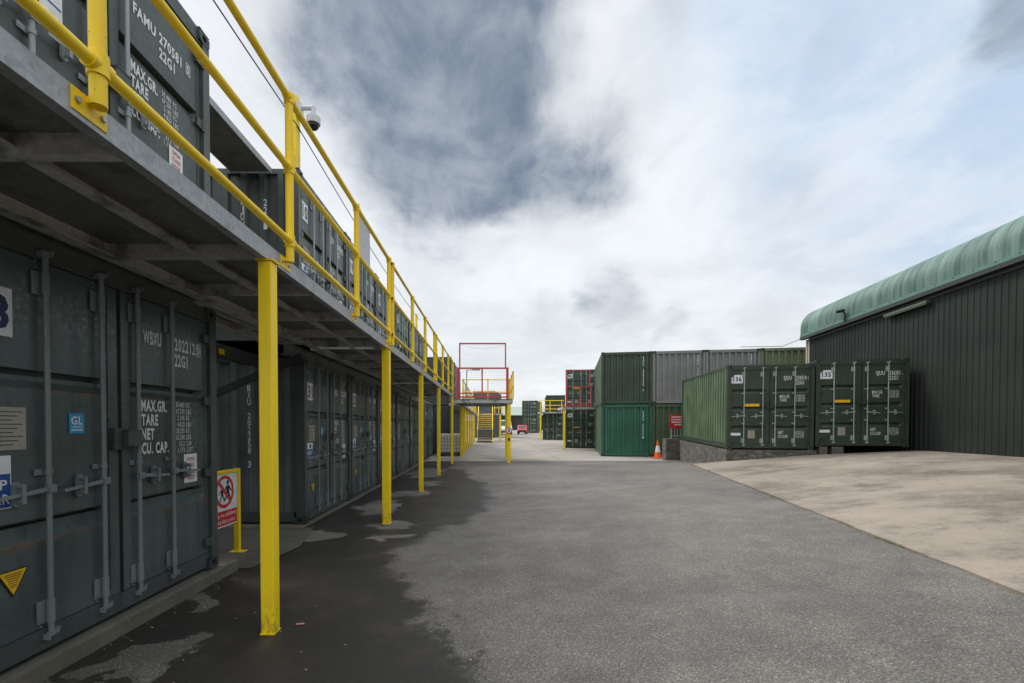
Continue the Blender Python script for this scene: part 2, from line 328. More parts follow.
# ------------------------------------------------------------------ mesh helpers
class MB:
    def __init__(s): s.v = []; s.f = []; s.sm = []
    def face(s, pts, smooth=False):
        i = len(s.v); s.v += [tuple(p) for p in pts]; s.f.append(tuple(range(i, i+len(pts)))); s.sm.append(smooth)
    def raw(s, vs, fs, smooth=False):
        i = len(s.v); s.v += [tuple(p) for p in vs]
        for f in fs: s.f.append(tuple(i+k for k in f)); s.sm.append(smooth)
    def box(s, x0, x1, y0, y1, z0, z1):
        v = [(x0, y0, z0), (x1, y0, z0), (x1, y1, z0), (x0, y1, z0), (x0, y0, z1), (x1, y0, z1), (x1, y1, z1), (x0, y1, z1)]
        s.raw(v, [(0, 3, 2, 1), (4, 5, 6, 7), (0, 1, 5, 4), (1, 2, 6, 5), (2, 3, 7, 6), (3, 0, 4, 7)]); return s
    def beam(s, p, q, w, h, up=(0, 0, 1)):
        p, q = Vector(p), Vector(q); d = (q-p).normalized(); u = Vector(up); x = d.cross(u).normalized(); u = x.cross(d)
        v = []
        for c in (p, q):
            for a, b in ((-1, -1), (1, -1), (1, 1), (-1, 1)): v.append(c + x*(a*w/2) + u*(b*h/2))
        s.raw(v, [(3, 2, 1, 0), (4, 5, 6, 7), (0, 1, 5, 4), (1, 2, 6, 5), (2, 3, 7, 6), (3, 0, 4, 7)]); return s
    def tube(s, p, q, r, n=12, r2=None, caps=True):
        p, q = Vector(p), Vector(q); d = (q-p).normalized(); a = Vector((0, 0, 1)) if abs(d.z) < .9 else Vector((1, 0, 0))
        x = d.cross(a).normalized(); y = d.cross(x); r2 = r if r2 is None else r2
        v = [p + (x*math.cos(k*2*math.pi/n)+y*math.sin(k*2*math.pi/n))*r for k in range(n)] + [q + (x*math.cos(k*2*math.pi/n)+y*math.sin(k*2*math.pi/n))*r2 for k in range(n)]
        s.raw(v, [(k, k+n, (k+1) % n+n, (k+1) % n) for k in range(n)], True)
        if caps:
            s.face(v[:n]); s.face(v[n:][::-1])
        return s
    def sphere(s, c, r, n=16, m=10, z0=-1.0, z1=1.0):
        vs = []; a0, a1 = math.asin(z0), math.asin(z1)
        for j in range(m+1):
            a = a0+(a1-a0)*j/m
            for k in range(n):
                t = 2*math.pi*k/n; vs.append((c[0]+r*math.cos(a)*math.cos(t), c[1]+r*math.cos(a)*math.sin(t), c[2]+r*math.sin(a)))
        s.raw(vs, [(j*n+k, j*n+(k+1) % n, (j+1)*n+(k+1) % n, (j+1)*n+k) for j in range(m) for k in range(n)], True); return s
    def prism(s, poly, ax, a, b):
        """poly in the two other axes, extruded along axis ax from a to b"""
        def mk(p, t):
            q = [0, 0, 0]; o = [i for i in range(3) if i != ax]; q[ax] = t; q[o[0]] = p[0]; q[o[1]] = p[1]; return q
        n = len(poly); v = [mk(p, a) for p in poly]+[mk(p, b) for p in poly]
        s.raw(v, [tuple(range(n)), tuple(range(2*n-1, n-1, -1))]+[(k, k+n, (k+1) % n+n, (k+1) % n) for k in range(n)]); return s
    def mesh(s, name, mat=None):
        me = bpy.data.meshes.new(name); me.from_pydata(s.v, [], s.f)
        bm = bmesh.new(); bm.from_mesh(me)
        for f, q in zip(bm.faces, s.sm): f.smooth = q
        bmesh.ops.recalc_face_normals(bm, faces=bm.faces); bm.to_mesh(me); bm.free()
        if mat: me.materials.append(mat)
        return me
    def build(s, name, mat=None, parent=None, bevel=0):
        return obj(name, s.mesh(name, mat), parent, bevel)
def obj(name, me, parent=None, bevel=0):
    o = bpy.data.objects.new(name, me); COL.objects.link(o)
    if parent is not None: o.parent = parent
    if bevel:
        b = o.modifiers.new('bevel', 'BEVEL'); b.width = bevel; b.segments = 2; b.limit_method = 'ANGLE'; b.angle_limit = R(40)
    return o
def tag(o, label=None, cat=None, group=None, kind=None):
    for k, v in (('label', label), ('category', cat), ('group', group), ('kind', kind)):
        if v: o[k] = v
    return o
def thing(name, label, cat, loc=(0, 0, 0), rot=(0, 0, 0), group=None):
    o = bpy.data.objects.new(name, None); COL.objects.link(o); o.location = loc; o.rotation_euler = rot; o.empty_display_size = .2
    return tag(o, label, cat, group)
TEXTC = {}
def text_geo(body, bold=0.0):
    k = (body, bold)
    if k in TEXTC: return TEXTC[k]
    c = bpy.data.curves.new('t', 'FONT'); c.body = body; c.size = 1; c.space_character = 1.12; c.resolution_u = 2; c.offset = bold; c.fill_mode = 'FRONT'
    o = bpy.data.objects.new('t', c); COL.objects.link(o)
    dg = bpy.context.evaluated_depsgraph_get(); me = bpy.data.meshes.new_from_object(o.evaluated_get(dg))
    g = ([tuple(v.co) for v in me.vertices], [tuple(p.vertices) for p in me.polygons])
    bpy.data.objects.remove(o); bpy.data.curves.remove(c); bpy.data.meshes.remove(me)
    TEXTC[k] = g; return g
def put_text(mb, body, org, right, up, h, width=None, sx=1.0, bold=.012, align='l'):
    """lays capital letters of height h into mb; org is the lower left corner of the line"""
    vs, fs = text_geo(body, bold)
    if not vs: return
    x0 = min(v[0] for v in vs); x1 = max(v[0] for v in vs)
    k = h/.70; kx = (width/(x1-x0)) if width else k*sx
    off = {'l': x0, 'c': (x0+x1)/2, 'r': x1}[align]
    o, r, u = Vector(org), Vector(right), Vector(up)
    mb.raw([o + r*((v[0]-off)*kx) + u*(v[1]*k) for v in vs], fs)
def disc(mb, org, right, up, r, n=32, r_in=0.0):
    o, a, b = Vector(org), Vector(right), Vector(up)
    p = lambda q, k: o + a*(q*math.cos(k*2*math.pi/n)) + b*(q*math.sin(k*2*math.pi/n))
    if r_in <= 0: mb.face([p(r, k) for k in range(n)])
    else:
        for k in range(n): mb.face([p(r_in, k), p(r, k), p(r, k+1), p(r_in, k+1)])
def poly(mb, org, right, up, pts):
    o, a, b = Vector(org), Vector(right), Vector(up); mb.face([o+a*x+b*y for x, y in pts])

# ------------------------------------------------------------------ ground
EX0, EY0 = 3.82, 3.34; ED = Vector((.2135, .977)); EN = Vector((.977, -.2135))
def sst(a, b, x):
    t = min(1, max(0, (x-a)/(b-a))); return t*t*(3-2*t)
def gz(x, y):
    xe = max(1.6, EX0 + .2185*(min(max(y, -6), 21)-EY0))
    c = min(1, max(0, (x+.5)/(xe+.5)))**1.3*.34
    if x > xe + 6: c *= 1
    c *= 1 - sst(13.8, 21, y)
    return c + (.0075*(y-20) if y > 20 else 0)*(1 if y < 110 else 110/y)
def slab_z(u):
    P = [(-1, .30), (0, .344), (1, .45), (3.4, .68), (6, .83), (9, .86), (40, .9)]
    for (a, za), (b, zb) in zip(P, P[1:]):
        if u <= b: return za + (zb-za)*(u-a)/(b-a)
    return .9
def grid_mesh(name, xs, ys, fn, mat):
    mb = MB(); n = len(xs)
    mb.raw([(x, y, fn(x, y)) for y in ys for x in xs], [(j*n+i, j*n+i+1, (j+1)*n+i+1, (j+1)*n+i) for j in range(len(ys)-1) for i in range(n-1)], True)
    return mb.build(name, mat)
def rng(a, b, s):
    n = max(1, round((b-a)/s)); return [a+(b-a)*i/n for i in range(n+1)]
xs = [-900, -300, -100, -40] + rng(-20, -4, 4) + rng(-3, 10, .5) + rng(12, 20, 2) + [40, 100, 300, 900]
ys = [-300, -60, -20] + rng(-10, 24, .5) + rng(26, 60, 2) + rng(65, 110, 5) + [150, 250, 500, 1200]
tag(grid_mesh('road', xs, ys, gz, M_ASPH), kind='structure')
tag(grid_mesh('concrete_yard', rng(-9, 4, 1)+rng(4.5, 8, .5)+[10, 12, 16, 24], rng(20.4, 24, .4)+rng(26, 60, 2)+rng(65, 115, 5), lambda x, y: gz(x, y)+.006, M_CONC2), kind='structure')
# the sloping concrete apron in front of the green shed
mb = MB(); us = [0, .06] + rng(.5, 7, .5); vs_ = rng(-14, 11.55, .14); n = len(us)
def apt(u, v, z): p = Vector((EX0, EY0)) + ED*v + EN*u; return (p.x, p.y, z)
rj = [random.uniform(-.016, .016)+.006*math.sin(v*3.1) for v in vs_]
mb.raw([apt(u + (rj[j] if i == 0 else 0), v, slab_z(u)+.012) for j, v in enumerate(vs_) for i, u in enumerate(us)], [(j*n+i, j*n+i+1, (j+1)*n+i+1, (j+1)*n+i) for j in range(len(vs_)-1) for i in range(n-1)], True)
for j in range(len(vs_)-1):
    mb.face([apt(rj[j], vs_[j], slab_z(0)+.012), apt(rj[j+1], vs_[j+1], slab_z(0)+.012), apt(rj[j+1], vs_[j+1], .2), apt(rj[j], vs_[j], .2)])
for i in range(n-1):
    mb.face([apt(us[i], 11.55, slab_z(us[i])+.012), apt(us[i+1], 11.55, slab_z(us[i+1])+.012), apt(us[i+1], 11.55, -.2), apt(us[i], 11.55, -.2)])
tag(mb.build('concrete_apron', M_CONC), kind='structure')
# kerb strips the left containers stand on
mb = MB(); mb.box(-9.2, -2.735, .5, 5.0, -.1, .12)
tag(mb.build('kerb_near', M_KERB, bevel=.02), kind='structure')
mb = MB(); mb.box(-9.4, -2.86, 7.0, 25.0, -.1, .022)
tag(mb.build('kerb_far', M_KERB, bevel=.008), kind='structure')
mb = MB(); mb.face([(-9.2, 5.0, .012), (-2.62, 5.0, .012), (-2.45, 5.9, .012), (-2.7, 7.0, .012), (-9.2, 7.0, .012)])
tag(mb.build('concrete_floor_gap', concrete('damp_concrete', (.085, .078, .066), 1.6, (.03, .028, .024))), kind='structure')
# hills on the horizon
mb = MB(); hx = rng(-900, 900, 20); hv = []
for x in hx:
    h = 9 + 5*math.sin(x*.011+1) + 3*math.sin(x*.031) + 1.5*math.sin(x*.083)
    hv += [(x, 620, -2), (x, 700, h), (x, 900, h*1.2)]
mb.raw(hv, [(3*i+k, 3*i+3+k, 3*i+4+k, 3*i+1+k) for i in range(len(hx)-1) for k in (0, 1)], True)
mh, t_, b_ = new_mat('hill_grass')
o_ = nd(t_, 'ShaderNodeTexCoord').outputs['Object']
setb(t_, b_, Base_Color=mixc(t_, mrange(t_, noise(t_, o_, .02, 5), .4, .6), (.05, .08, .045), (.10, .13, .07)), Roughness=.9)
tag(mb.build('hills', mh), kind='structure')

# ------------------------------------------------------------------ shipping containers
CW, CL, CH = 2.438, 6.058, 2.591
CACHE = {}
def cpart(key, fn, mat):
    k = (key, mat.name)
    if k not in CACHE: CACHE[k] = fn().mesh(key, mat)
    return CACHE[k]
def corr(a0, a1, period=.278, depth=.036, out=.29, ramp=.12):
    """trapezoid corrugation between a0 and a1: list of (along, depth-in)"""
    depth *= 1.25; ramp *= .75; n = max(1, round((a1-a0)/period)); p = (a1-a0)/n; q = [(a0, depth)]
    for i in range(n):
        b = a0+i*p
        q += [(b+p*(.5-out/2-ramp)-.0, depth), (b+p*(.5-out/2), 0), (b+p*(.5+out/2), 0), (b+p*(.5+out/2+ramp), depth)]
    q.append((a1, depth)); return q
def m_frame():
    mb = MB()
    for x0, x1 in ((0, .10), (CW-.10, CW)):
        mb.box(x0, x1, 0, .14, .118, CH-.118)
        mb.box(x0, x1, CL-.16, CL, .118, CH-.118)
    for x0, x1 in ((0.012, .072), (CW-.072, CW-.012)):
        mb.box(x0, x1, .18, CL-.18, .03, .19)
        mb.box(x0, x1, .18, CL-.18, CH-.085, CH-.012)
    mb.box(.162, CW-.162, .02, .12, .035, .165); mb.box(.10, CW-.10, .022, .12, .12, .163)
    mb.box(.10, CW-.10, .015, .12, CH-.145, CH-.01)
    mb.box(.10, CW-.10, CL-.12, CL-.02, .02, .15)
    mb.box(.10, CW-.10, CL-.12, CL-.02, CH-.12, CH-.01)
    for y in rng(.5, CL-.5, .5): mb.box(.075, CW-.075, y, y+.045, .035, .15)
    return mb
def m_casting(fx, fy, fz):
    """corner casting with its oval pockets; fx, fy, fz = +1 or -1: which way the corner points"""
    w, l, h = .162, .178, .118; mb = MB()
    def P(a, b, c): return ((a if fx < 0 else w-a), (b if fy < 0 else l-b), (c if fz < 0 else h-c))
    def pocket(o, e1, e2, nrm, s1, s2, r1, r2):
        O, A, B, N = Vector(o), Vector(e1), Vector(e2), Vector(nrm); c = O + A*s1/2 + B*s2/2; n = 12
        ring = [c + A*(r1*math.cos(2*math.pi*k/n)) + B*(r2*math.sin(2*math.pi*k/n)) for k in range(n)]
        rect = []
        for k in range(n):
            ca, sa = math.cos(2*math.pi*k/n), math.sin(2*math.pi*k/n); m = max(abs(ca), abs(sa)); rect.append(c + A*(ca/m*s1/2) + B*(sa/m*s2/2))
        for k in range(n):
            j = (k+1) % n
            mb.face([rect[k], rect[j], ring[j], ring[k]]); mb.face([ring[k], ring[j], ring[j]-N*.05, ring[k]-N*.05])
        mb.face([q-N*.05 for q in ring])
    # local corner at the origin: outward faces are -x, -y and -z before mirroring
    V = MB(); keep = mb
    pocket((0, 0, 0), (0, 1, 0), (0, 0, 1), (-1, 0, 0), l, h, .042, .026)
    pocket((0, 0, 0), (1, 0, 0), (0, 0, 1), (0, -1, 0), w, h, .034, .028)
    mb.face([(w, 0, 0), (w, l, 0), (w, l, h), (w, 0, h)]); mb.face([(0, l, 0), (w, l, 0), (w, l, h), (0, l, h)])
    mb.face([(0, 0, 0), (w, 0, 0), (w, l, 0), (0, l, 0)]); mb.face([(0, 0, h), (w, 0, h), (w, l, h), (0, l, h)])
    mb.v = [P(*q) for q in mb.v]
    x0 = -.004 if fx < 0 else CW-w+.004; y0 = -.004 if fy < 0 else CL-l+.004; z0 = 0 if fz < 0 else CH-h
    mb.v = [(a+x0, b+y0, c+z0) for a, b, c in mb.v]
    return mb
def m_side(left):
    mb = MB(); pr = corr(.14, CL-.16); z0, z1 = .17, CH-.08
    X = (lambda d: .014+d) if left else (lambda d: CW-.014-d)
    v = []
    for a, d in pr: v += [(X(d), a, z0), (X(d), a, z1)]
    mb.raw(v, [(2*i, 2*i+2, 2*i+3, 2*i+1) for i in range(len(pr)-1)]); return mb
def m_end(back):
    mb = MB(); pr = corr(.10, CW-.10, .27, .052, .34, .09); z0, z1 = .14, CH-.115
    Y = (lambda d: CL-.03-d) if back else (lambda d: .03+d)
    v = []
    for a, d in pr: v += [(a, Y(d), z0), (a, Y(d), z1)]
    mb.raw(v, [(2*i, 2*i+2, 2*i+3, 2*i+1) for i in range(len(pr)-1)]); return mb
def m_roof():
    mb = MB(); pr = corr(.12, CL-.12, .21, .018, .3, .15); v = []
    for a, d in pr: v += [(.05, a, CH-.018-d), (CW-.05, a, CH-.018-d)]
    mb.raw(v, [(2*i, 2*i+2, 2*i+3, 2*i+1) for i in range(len(pr)-1)]); return mb
DZ0, DZ1 = .170, CH-.150
DOORX = ((.104, 1.214), (1.224, CW-.104))
def m_door(k, troughs, style):
    x0, x1 = DOORX[k]; mb = MB(); B = .055; yf, yb = .032, .095
    bl, br = (B, .10) if k == 0 else (.10, B)
    for a, b, c, d in ((x0, x0+bl, DZ0, DZ1), (x1-br, x1, DZ0, DZ1), (x0+bl, x1-br, DZ0, DZ0+.05), (x0+bl, x1-br, DZ1-.05, DZ1)): mb.box(a, b, yf, yb, c, d)
    pr = [(DZ0+.05, 0)]
    for a, b in troughs: pr += [(a, 0), (a+.05, .045), (b-.036, .045), (b-.032, .088), (b-.005, .088), (b, 0)]
    pr.append((DZ1-.05, 0))
    u0, u1 = x0+bl, x1-br; e = .035 if style == 'grey' else .06; v = []
    # the sheet runs the full width; its troughs are closed by sloping ends
    mb.raw([p for z, d in pr for p in ((u0, yf+.006, z), (u0+e, yf+.006+d, z), (u1-e, yf+.006+d, z), (u1, yf+.006, z))],
           [(4*i+j, 4*i+j+1, 4*i+5+j, 4*i+4+j) for i in range(len(pr)-1) for j in range(3)])
    return mb
RODX = (.608, 1.03, 1.372, 1.775)
RODG = (.483, 1.014, 1.366, 1.905)
def m_rod(i, style):
    x = (RODX if style == 'grey' else RODG)[i]; mb = MB(); y = .002; r = .0165
    mb.tube((x, y, .12), (x, y, CH-.09), r, 12)
    for z0, z1 in ((.20, .34), (CH-.36, CH-.22)):
        mb.tube((x, y, z0), (x, y, z1), r+.006, 14); mb.box(x-.066, x+.012, .022, .030, z0, z1)
    for z in (.80, 1.14, 1.72) if style != 'grey' else (1.14,):
        mb.box(x-.068, x+.03, .022, .030, z-.018, z+.018); mb.tube((x, y, z-.016), (x, y, z+.016), r+.006, 12)
        for q in (-.055, .022): mb.tube((x+q, .016, z), (x+q, .022, z), .007, 6)
    for z, s in ((.125, 1), (CH-.10, -1)):           # cams in their keepers
        mb.box(x-.024, x+.024, -.012, .010, z-.014, z+.014); mb.prism([(x-.042, z-.026), (x-.026, z-.03), (x-.022, z+.004), (x-.038, z+.008)], 1, -.02, .016); mb.prism([(x+.02, z-.008), (x+.034, z-.006), (x+.044, z+.028), (x+.028, z+.03)], 1, -.018, .016)
        for q in (.06, .10): mb.tube((x-.052, .014, z+s*q), (x-.052, .021, z+s*q), .007, 6)
    return mb
def m_handle(i, style='grey', dz=0.0):
    x = (RODX if style == 'grey' else RODG)[i]; s = -1 if i < 2 else 1; z = 1.035+dz; mb = MB()
    ln = .33 if i in (1, 2) else .36
    mb.box(x-.026, x+.030, -.022, .004, z-.024, z+.024); mb.tube((x+s*.012, -.026, z), (x+s*.012, -.02, z), .013, 8)
    mb.beam((x+s*.02, -.014, z), (x+s*.15, -.018, z-.010), .007, .026, (0, 0, 1))
    mb.beam((x+s*.14, -.018, z-.009), (x+s*ln, -.010, z-.026), .009, .020, (0, 0, 1))
    hx = x+s*.185
    mb.prism([(hx-.022, z-.07), (hx-.012, z-.085), (hx+.012, z-.085), (hx+.022, z-.07), (hx+.022, z+.05), (hx+.012, z+.062), (hx-.012, z+.062), (hx-.022, z+.05)], 1, .012, .030)
    mb.tube((hx, -.022, z-.055), (hx, .012, z-.055), .014, 10); mb.tube((hx, -.022, z+.035), (hx, .012, z+.035), .014, 10)
    mb.beam((hx, -.026, z+.048), (hx, -.026, z-.068), .022, .008, (0, 1, 0))
    return mb
def m_hinge(k, z):
    mb = MB()
    if k == 0: mb.box(.052, .19, .006, .032, z-.04, z+.04); mb.tube((.098, .008, z-.055), (.098, .008, z+.055), .017, 10)
    else: mb.box(CW-.19, CW-.052, .006, .032, z-.04, z+.04); mb.tube((CW-.098, .008, z-.055), (CW-.098, .008, z+.055), .017, 10)
    return mb
def m_lockbox():
    mb = MB(); mb.box(1.12, 1.19, -.008, .03, 1.25, 1.41); mb.box(1.195, 1.34, -.05, .03, 1.275, 1.385); mb.box(1.20, 1.335, -.055, -.0, 1.385, 1.395); return mb
def m_gasket():
    mb = MB(); mb.box(1.2155, 1.2225, .022, .095, DZ0, DZ1)
    mb.box(1.205, 1.232, .0265, .0315, DZ0+.01, DZ1-.01)
    mb.box(.092, .1035, .05, .095, DZ0, DZ1); mb.box(CW-.1035, CW-.092, .05, .095, DZ0, DZ1); return mb
GREY_TR = ((.71, .856), (1.65, 1.766)); GREEN_TR = ((.60, .725), (1.19, 1.315), (1.72, 1.845))
ZL = Vector((0, 0, 1)); XL = Vector((1, 0, 0))
def plate(par, name, x0, x1, z0, z1, mat, y=.034, th=.003, parts=()):
    mb = MB().box(x0, x1, y-th, y, z0, z1); return mb.build(name, mat, par)
def lines(par, name, rows, mat, y=.0335, bold=.034):
    """rows: (text, x, z, cap height, width or None, squeeze)"""
    mb = MB()
    for r in rows:
        put_text(mb, r[0], (r[1], y, r[2]), XL, ZL, r[3], r[4] if len(r) > 4 else None, r[5] if len(r) > 5 else .62, bold if r[3] > .06 else .006)
    return mb.build(name, mat, par)
NUMS = ('30.480 KG', '67.200 LBS', '2.185 KG', '4.820 LBS', '28.295 KG', '62.380 LBS', '33.2 CUM', '1.173 CUFT')
def container(label, loc, rz, style='grey', number=None, code=None, side_code=None, group=None, end='doors', body=None, side=None, tilt=0.0, detail=2, plain_door=False):
    door_m = {'grey': M_GREYDOOR, 'upper': M_UPPER, 'green': M_GREEN, 'dark': M_DKGREEN}.get(style, body)
    body = body or {'grey': M_GREY, 'upper': M_UPPER, 'green': M_GREEN, 'dark': M_DKGREEN}[style]
    side = side or body
    rod = {'grey': M_ROD, 'upper': M_RODUP}.get(style, M_RODGREEN); cast = M_CAST if style in ('grey', 'upper') else M_CASTG
    fam = 'grey' if style in ('grey', 'upper') else 'green'
    root = thing('shipping_container', label, 'container', loc, (tilt, 0, rz), group)
    obj('frame', cpart('frame', m_frame, body), root)
    obj('side_wall', cpart('side_wall_a', lambda: m_side(True), side), root); obj('side_wall', cpart('side_wall_b', lambda: m_side(False), side), root)
    obj('roof', cpart('roof', m_roof, body), root); obj('end_wall', cpart('end_wall_b', lambda: m_end(True), body), root)
    for fx in (-1, 1):
        for fy in (-1, 1):
            for fz in (-1, 1): obj('corner_casting', cpart('cc%d%d%d' % (fx, fy, fz), lambda: m_casting(fx, fy, fz), cast), root)
    if end != 'doors':
        obj('end_wall', cpart('end_wall_f', lambda: m_end(False), body), root)
    else:
        tr = GREY_TR if fam == 'grey' else GREEN_TR
        ds = []
        for k in (0, 1):
            d = obj('door', cpart('door%d%s' % (k, fam), lambda: m_door(k, tr, fam), door_m), root); ds.append(d)
            for i in (0, 1) if k == 0 else ((2, 3) if not plain_door else (2,)):
                obj('locking_rod', cpart('rod%d%s' % (i, fam), lambda: m_rod(i, fam), rod), d)
                obj('door_handle', cpart('handle%d%s%s' % (i, fam, style == 'upper'), lambda: m_handle(i, fam, .2 if style == 'upper' else 0), rod), d)
            for z in (.28, .97, 1.67, 2.28): obj('hinge', cpart('hinge%d%.2f' % (k, z), lambda: m_hinge(k, z), body), d)
        obj('gasket', cpart('gasket', m_gasket, M_GASKET), root)
        obj('lock_box', cpart('lock_box', m_lockbox, body), root)
        L, Rr = ds
        if fam == 'grey':
            if number:
                x0, x1, z0, z1 = (.205, .430, 1.94, 2.22)
                p = plate(L, 'number_plate', x0, x1, z0, z1, M_WHITE)
                mb = MB(); w = .135 if len(number) == 1 else .185
                put_text(mb, number, ((x0+x1)/2+(.025 if len(number) == 1 else 0), .0295, z0+.045), XL, ZL, .19, w, 1, .03, 'c')
                mb.build('number', M_NAVY if len(number) == 1 else M_BLACK, p)
            if detail > 1:
                p = plate(L, 'data_plate', .235, .50, 1.285, 1.535, M_PLATE)
                mb = MB()
                for i in range(9): mb.box(.235, .48 - .03*(i % 3), .0295, .0308, 1.505-i*.024, 1.510-i*.024)
                mb.build('engraving', M_CAST, p)
                p = plate(L, 'logo_sticker', .79, .907, 1.375, 1.51, M_BLUE) if not plain_door else plate(L, 'inspection_sticker', .69, .85, 1.345, 1.56, M_WHITE)
                if plain_door:
                    MB().box(.70, .84, .0295, .0308, 1.455, 1.468).build('blue_line', M_SIGNBLUE, p)
                else:
                    mb = MB(); put_text(mb, 'GL', (.848, .0295, 1.435), XL, ZL, .055, .088, 1, .02, 'c'); mb.box(.805, .892, .029, .0302, 1.416, 1.421)
                    for i in range(8): mb.box(.805+i*.011, .812+i*.011, .029, .0302, 1.392, 1.404)
                    mb.build('logo', M_WHITE, p)
                p = plate(L, 'keep_clear_sign', .13, .405, .95, 1.255, M_WHITE, y=.0325)
                q = MB().box(.136, .399, .0280, .0296, .956, 1.15).build('blue_panel', M_SIGNBLUE, p)
                mb = MB(); put_text(mb, 'KEEP', (.278, .0272, 1.062), XL, ZL, .055, .205, 1, .02, 'c'); put_text(mb, 'CLEAR', (.275, .0272, .978), XL, ZL, .055, .24, 1, .02, 'c'); mb.build('wording', M_WHITE, p)
                mb = MB(); disc(mb, (.3, .0285, 1.202), XL, ZL, .040, 24); mb.build('symbol', M_SIGNBLUE, p)
                mb = MB(); mb.prism([(.315, .585), (.50, .585), (.4075, .425)], 1, .031, .034); 
                p = mb.build('warning_triangle', M_BLACK, L)
                mb = MB(); mb.prism([(.327, .579), (.488, .579), (.4075, .440)], 1, .0295, .0309); q = mb.build('yellow_field', M_STICKYEL, p)
                mb = MB()
                for i in range(7): w = .05 - i*.0055; mb.box(.4075-w, .4075+w, .0285, .0294, .560-i*.013, .5645-i*.013)
                mb.build('wording', M_BLACK, p)
                p = plate(Rr, 'door_order_sticker', 1.965, 2.155, .90, 1.165, M_WHITE) if not plain_door else plate(Rr, 'door_order_sticker', 1.88, 2.06, .98, 1.22, M_WHITE)
                mb = MB()
                for i, w in enumerate(('OPEN', 'THIS', 'DOOR', 'FIRST')): put_text(mb, w, (2.06 if not plain_door else 1.97, .0295, (1.10 if not plain_door else 1.16)-i*.058), XL, ZL, .036, .11, 1, .02, 'c')
                mb.build('wording', M_STICKRED, p)
                if code:
                    rows = [(code[0], 1.475, 2.10, .105, .21), (code[1], 1.855, 2.10, .105, .295), (code[2], 2.178, 2.105, .085, .04), (code[3], 1.855, 1.96, .105, .18)] if not plain_door else [('FAMU 270581', 1.478, 2.03, .085, .585), (code[2], 2.138, 2.04, .07, .032), (code[3], 1.77, 1.90, .085, .20)]
                    rows += [(w, 1.445, 1.548-i*.116, .088, ww) for i, (w, ww) in enumerate((('MAX.GR.', .30), ('TARE', .19), ('NET', .145), ('CU. CAP.', .32)))]
                    x_ = 1.865 if not plain_door else 1.80
                    for i, w in enumerate(NUMS):
                        q, u = w.split(' '); z_ = 1.594-i*.0585
                        rows += [(q, x_+.115-.0192*len(q), z_, .044, .0192*len(q)), (u, x_+.14, z_, .044, .023*len(u))]
                    lines(Rr, 'lettering', rows, M_LETTER)
                    mb = MB(); x0, x1, z0, z1, w = (2.163, 2.233, 2.085, 2.205, .008) if not plain_door else (2.125, 2.186, 2.02, 2.13, .007)
                    for a, b, c, d in ((x0, x1, z0, z0+w), (x0, x1, z1-w, z1), (x0, x0+w, z0, z1), (x1-w, x1, z0, z1)): mb.box(a, b, .0325, .0335, c, d)
                    mb.build('check_digit_box', M_LETTER, Rr)
        else:
            if number:
                p = plate(L, 'number_plate', .125, .455, 2.03, 2.29, M_WHITE)
                mb = MB(); put_text(mb, number, (.29, .0295, 2.095), XL, ZL, .13, .235, 1, .03, 'c'); mb.build('number', M_NAVY, p)
                plate(L, 'orange_strip', .515, .93, 1.318, 1.40, M_STICKYEL, y=.033)
                plate(L, 'white_strip', .12, .40, .425, .505, M_WHITE, y=.033)
                plate(L, 'data_plate', .61, .81, .34, .585, M_PLATE, y=.033)
            if code:
                rows = [(code[0], 1.60, 2.12, .115, .22), (code[1], 1.945, 2.12, .115, .36), (code[2], 1.945, 1.975, .115, .215)]
                rows += [('MAX.GR.', 1.50, 1.575, .09, .28), ('TARE', 1.50, 1.465, .09, .19), ('NET', 1.47, .475, .09, .14), ('CU.CAP.', 1.47, .36, .09, .28)]
                rows += [(w, 1.95, z, .042, .24) for w, z in ((NUMS[0], 1.625), (NUMS[1], 1.57), (NUMS[2], 1.515), (NUMS[3], 1.46), (NUMS[4], .525), (NUMS[5], .47), (NUMS[6], .415), (NUMS[7], .36))]
                lines(Rr, 'lettering', rows, M_LETTER, bold=.012)
    if side_code:                                     # stacked letters down the long side seen from the yard
        for txt, y, z, h, pitch in side_code:
            mb = MB()
            for i, ch in enumerate(txt):
                if ch != ' ': put_text(mb, ch, (.0115, y, z-i*pitch), (0, -1, 0), ZL, h, h*.55, 1, .015, 'c')
            mb.build('lettering', M_LETTER, root)
    return root
def end_code(root, txt, x, z, h, pitch):
    mb = MB()
    for i, ch in enumerate(txt):
        if ch != ' ': put_text(mb, ch, (x, .027, z-i*pitch), XL, ZL, h, h*.6, 1, .015, 'c')
    mb.build('lettering', M_LETTER, root)

G_L = 'dark grey containers along the left of the yard'; G_U = 'dark grey containers on the upper level'
LX = lambda y: -2.90 - .0105*(y-7.2)
container('dark grey container with number 8 plate, under the nearest stretch of walkway', (-2.755, 2.29, .125), R(91), 'grey', '8', ('WBXU', '202212', '0', '22G1'), None, G_L)
container('dark grey upper container lettered FAMU 270581, at deck level behind the nearest railing', (-2.82, 2.29, 2.83), R(90.4), 'upper', None, ('FAMU', '270581', '5', '22G1'), None, G_U, plain_door=True)
row = [('dark grey container with number 31 plate, its letter-stencilled long side facing the gap', '31'),
       ('dark grey container next beyond number 31, under the walkway', '32'),
       ('dark grey container partly behind the second yellow post, under the walkway', '33'),
       ('dark grey container seen between the second and third yellow posts', '34'),
       ('dark grey container fifth along the covered row, behind the fourth yellow post', '35'),
       ('dark grey container sixth along the covered row', '36'),
       ('dark grey container seventh and last of the covered row, left of the white liquid tank', '37')]
for i, (lb, num) in enumerate(row):
    y = 7.2+i*2.5
    container(lb, (LX(y), y, .024), R(90.6), 'grey', num, ('WBXU', '2022%d' % (58+i), '3', '22G1'), [('WBXU 202258 3', .86, 2.17, .095, .107)] if i == 0 else None, G_L, side=M_GREYLIT if i == 0 else None)
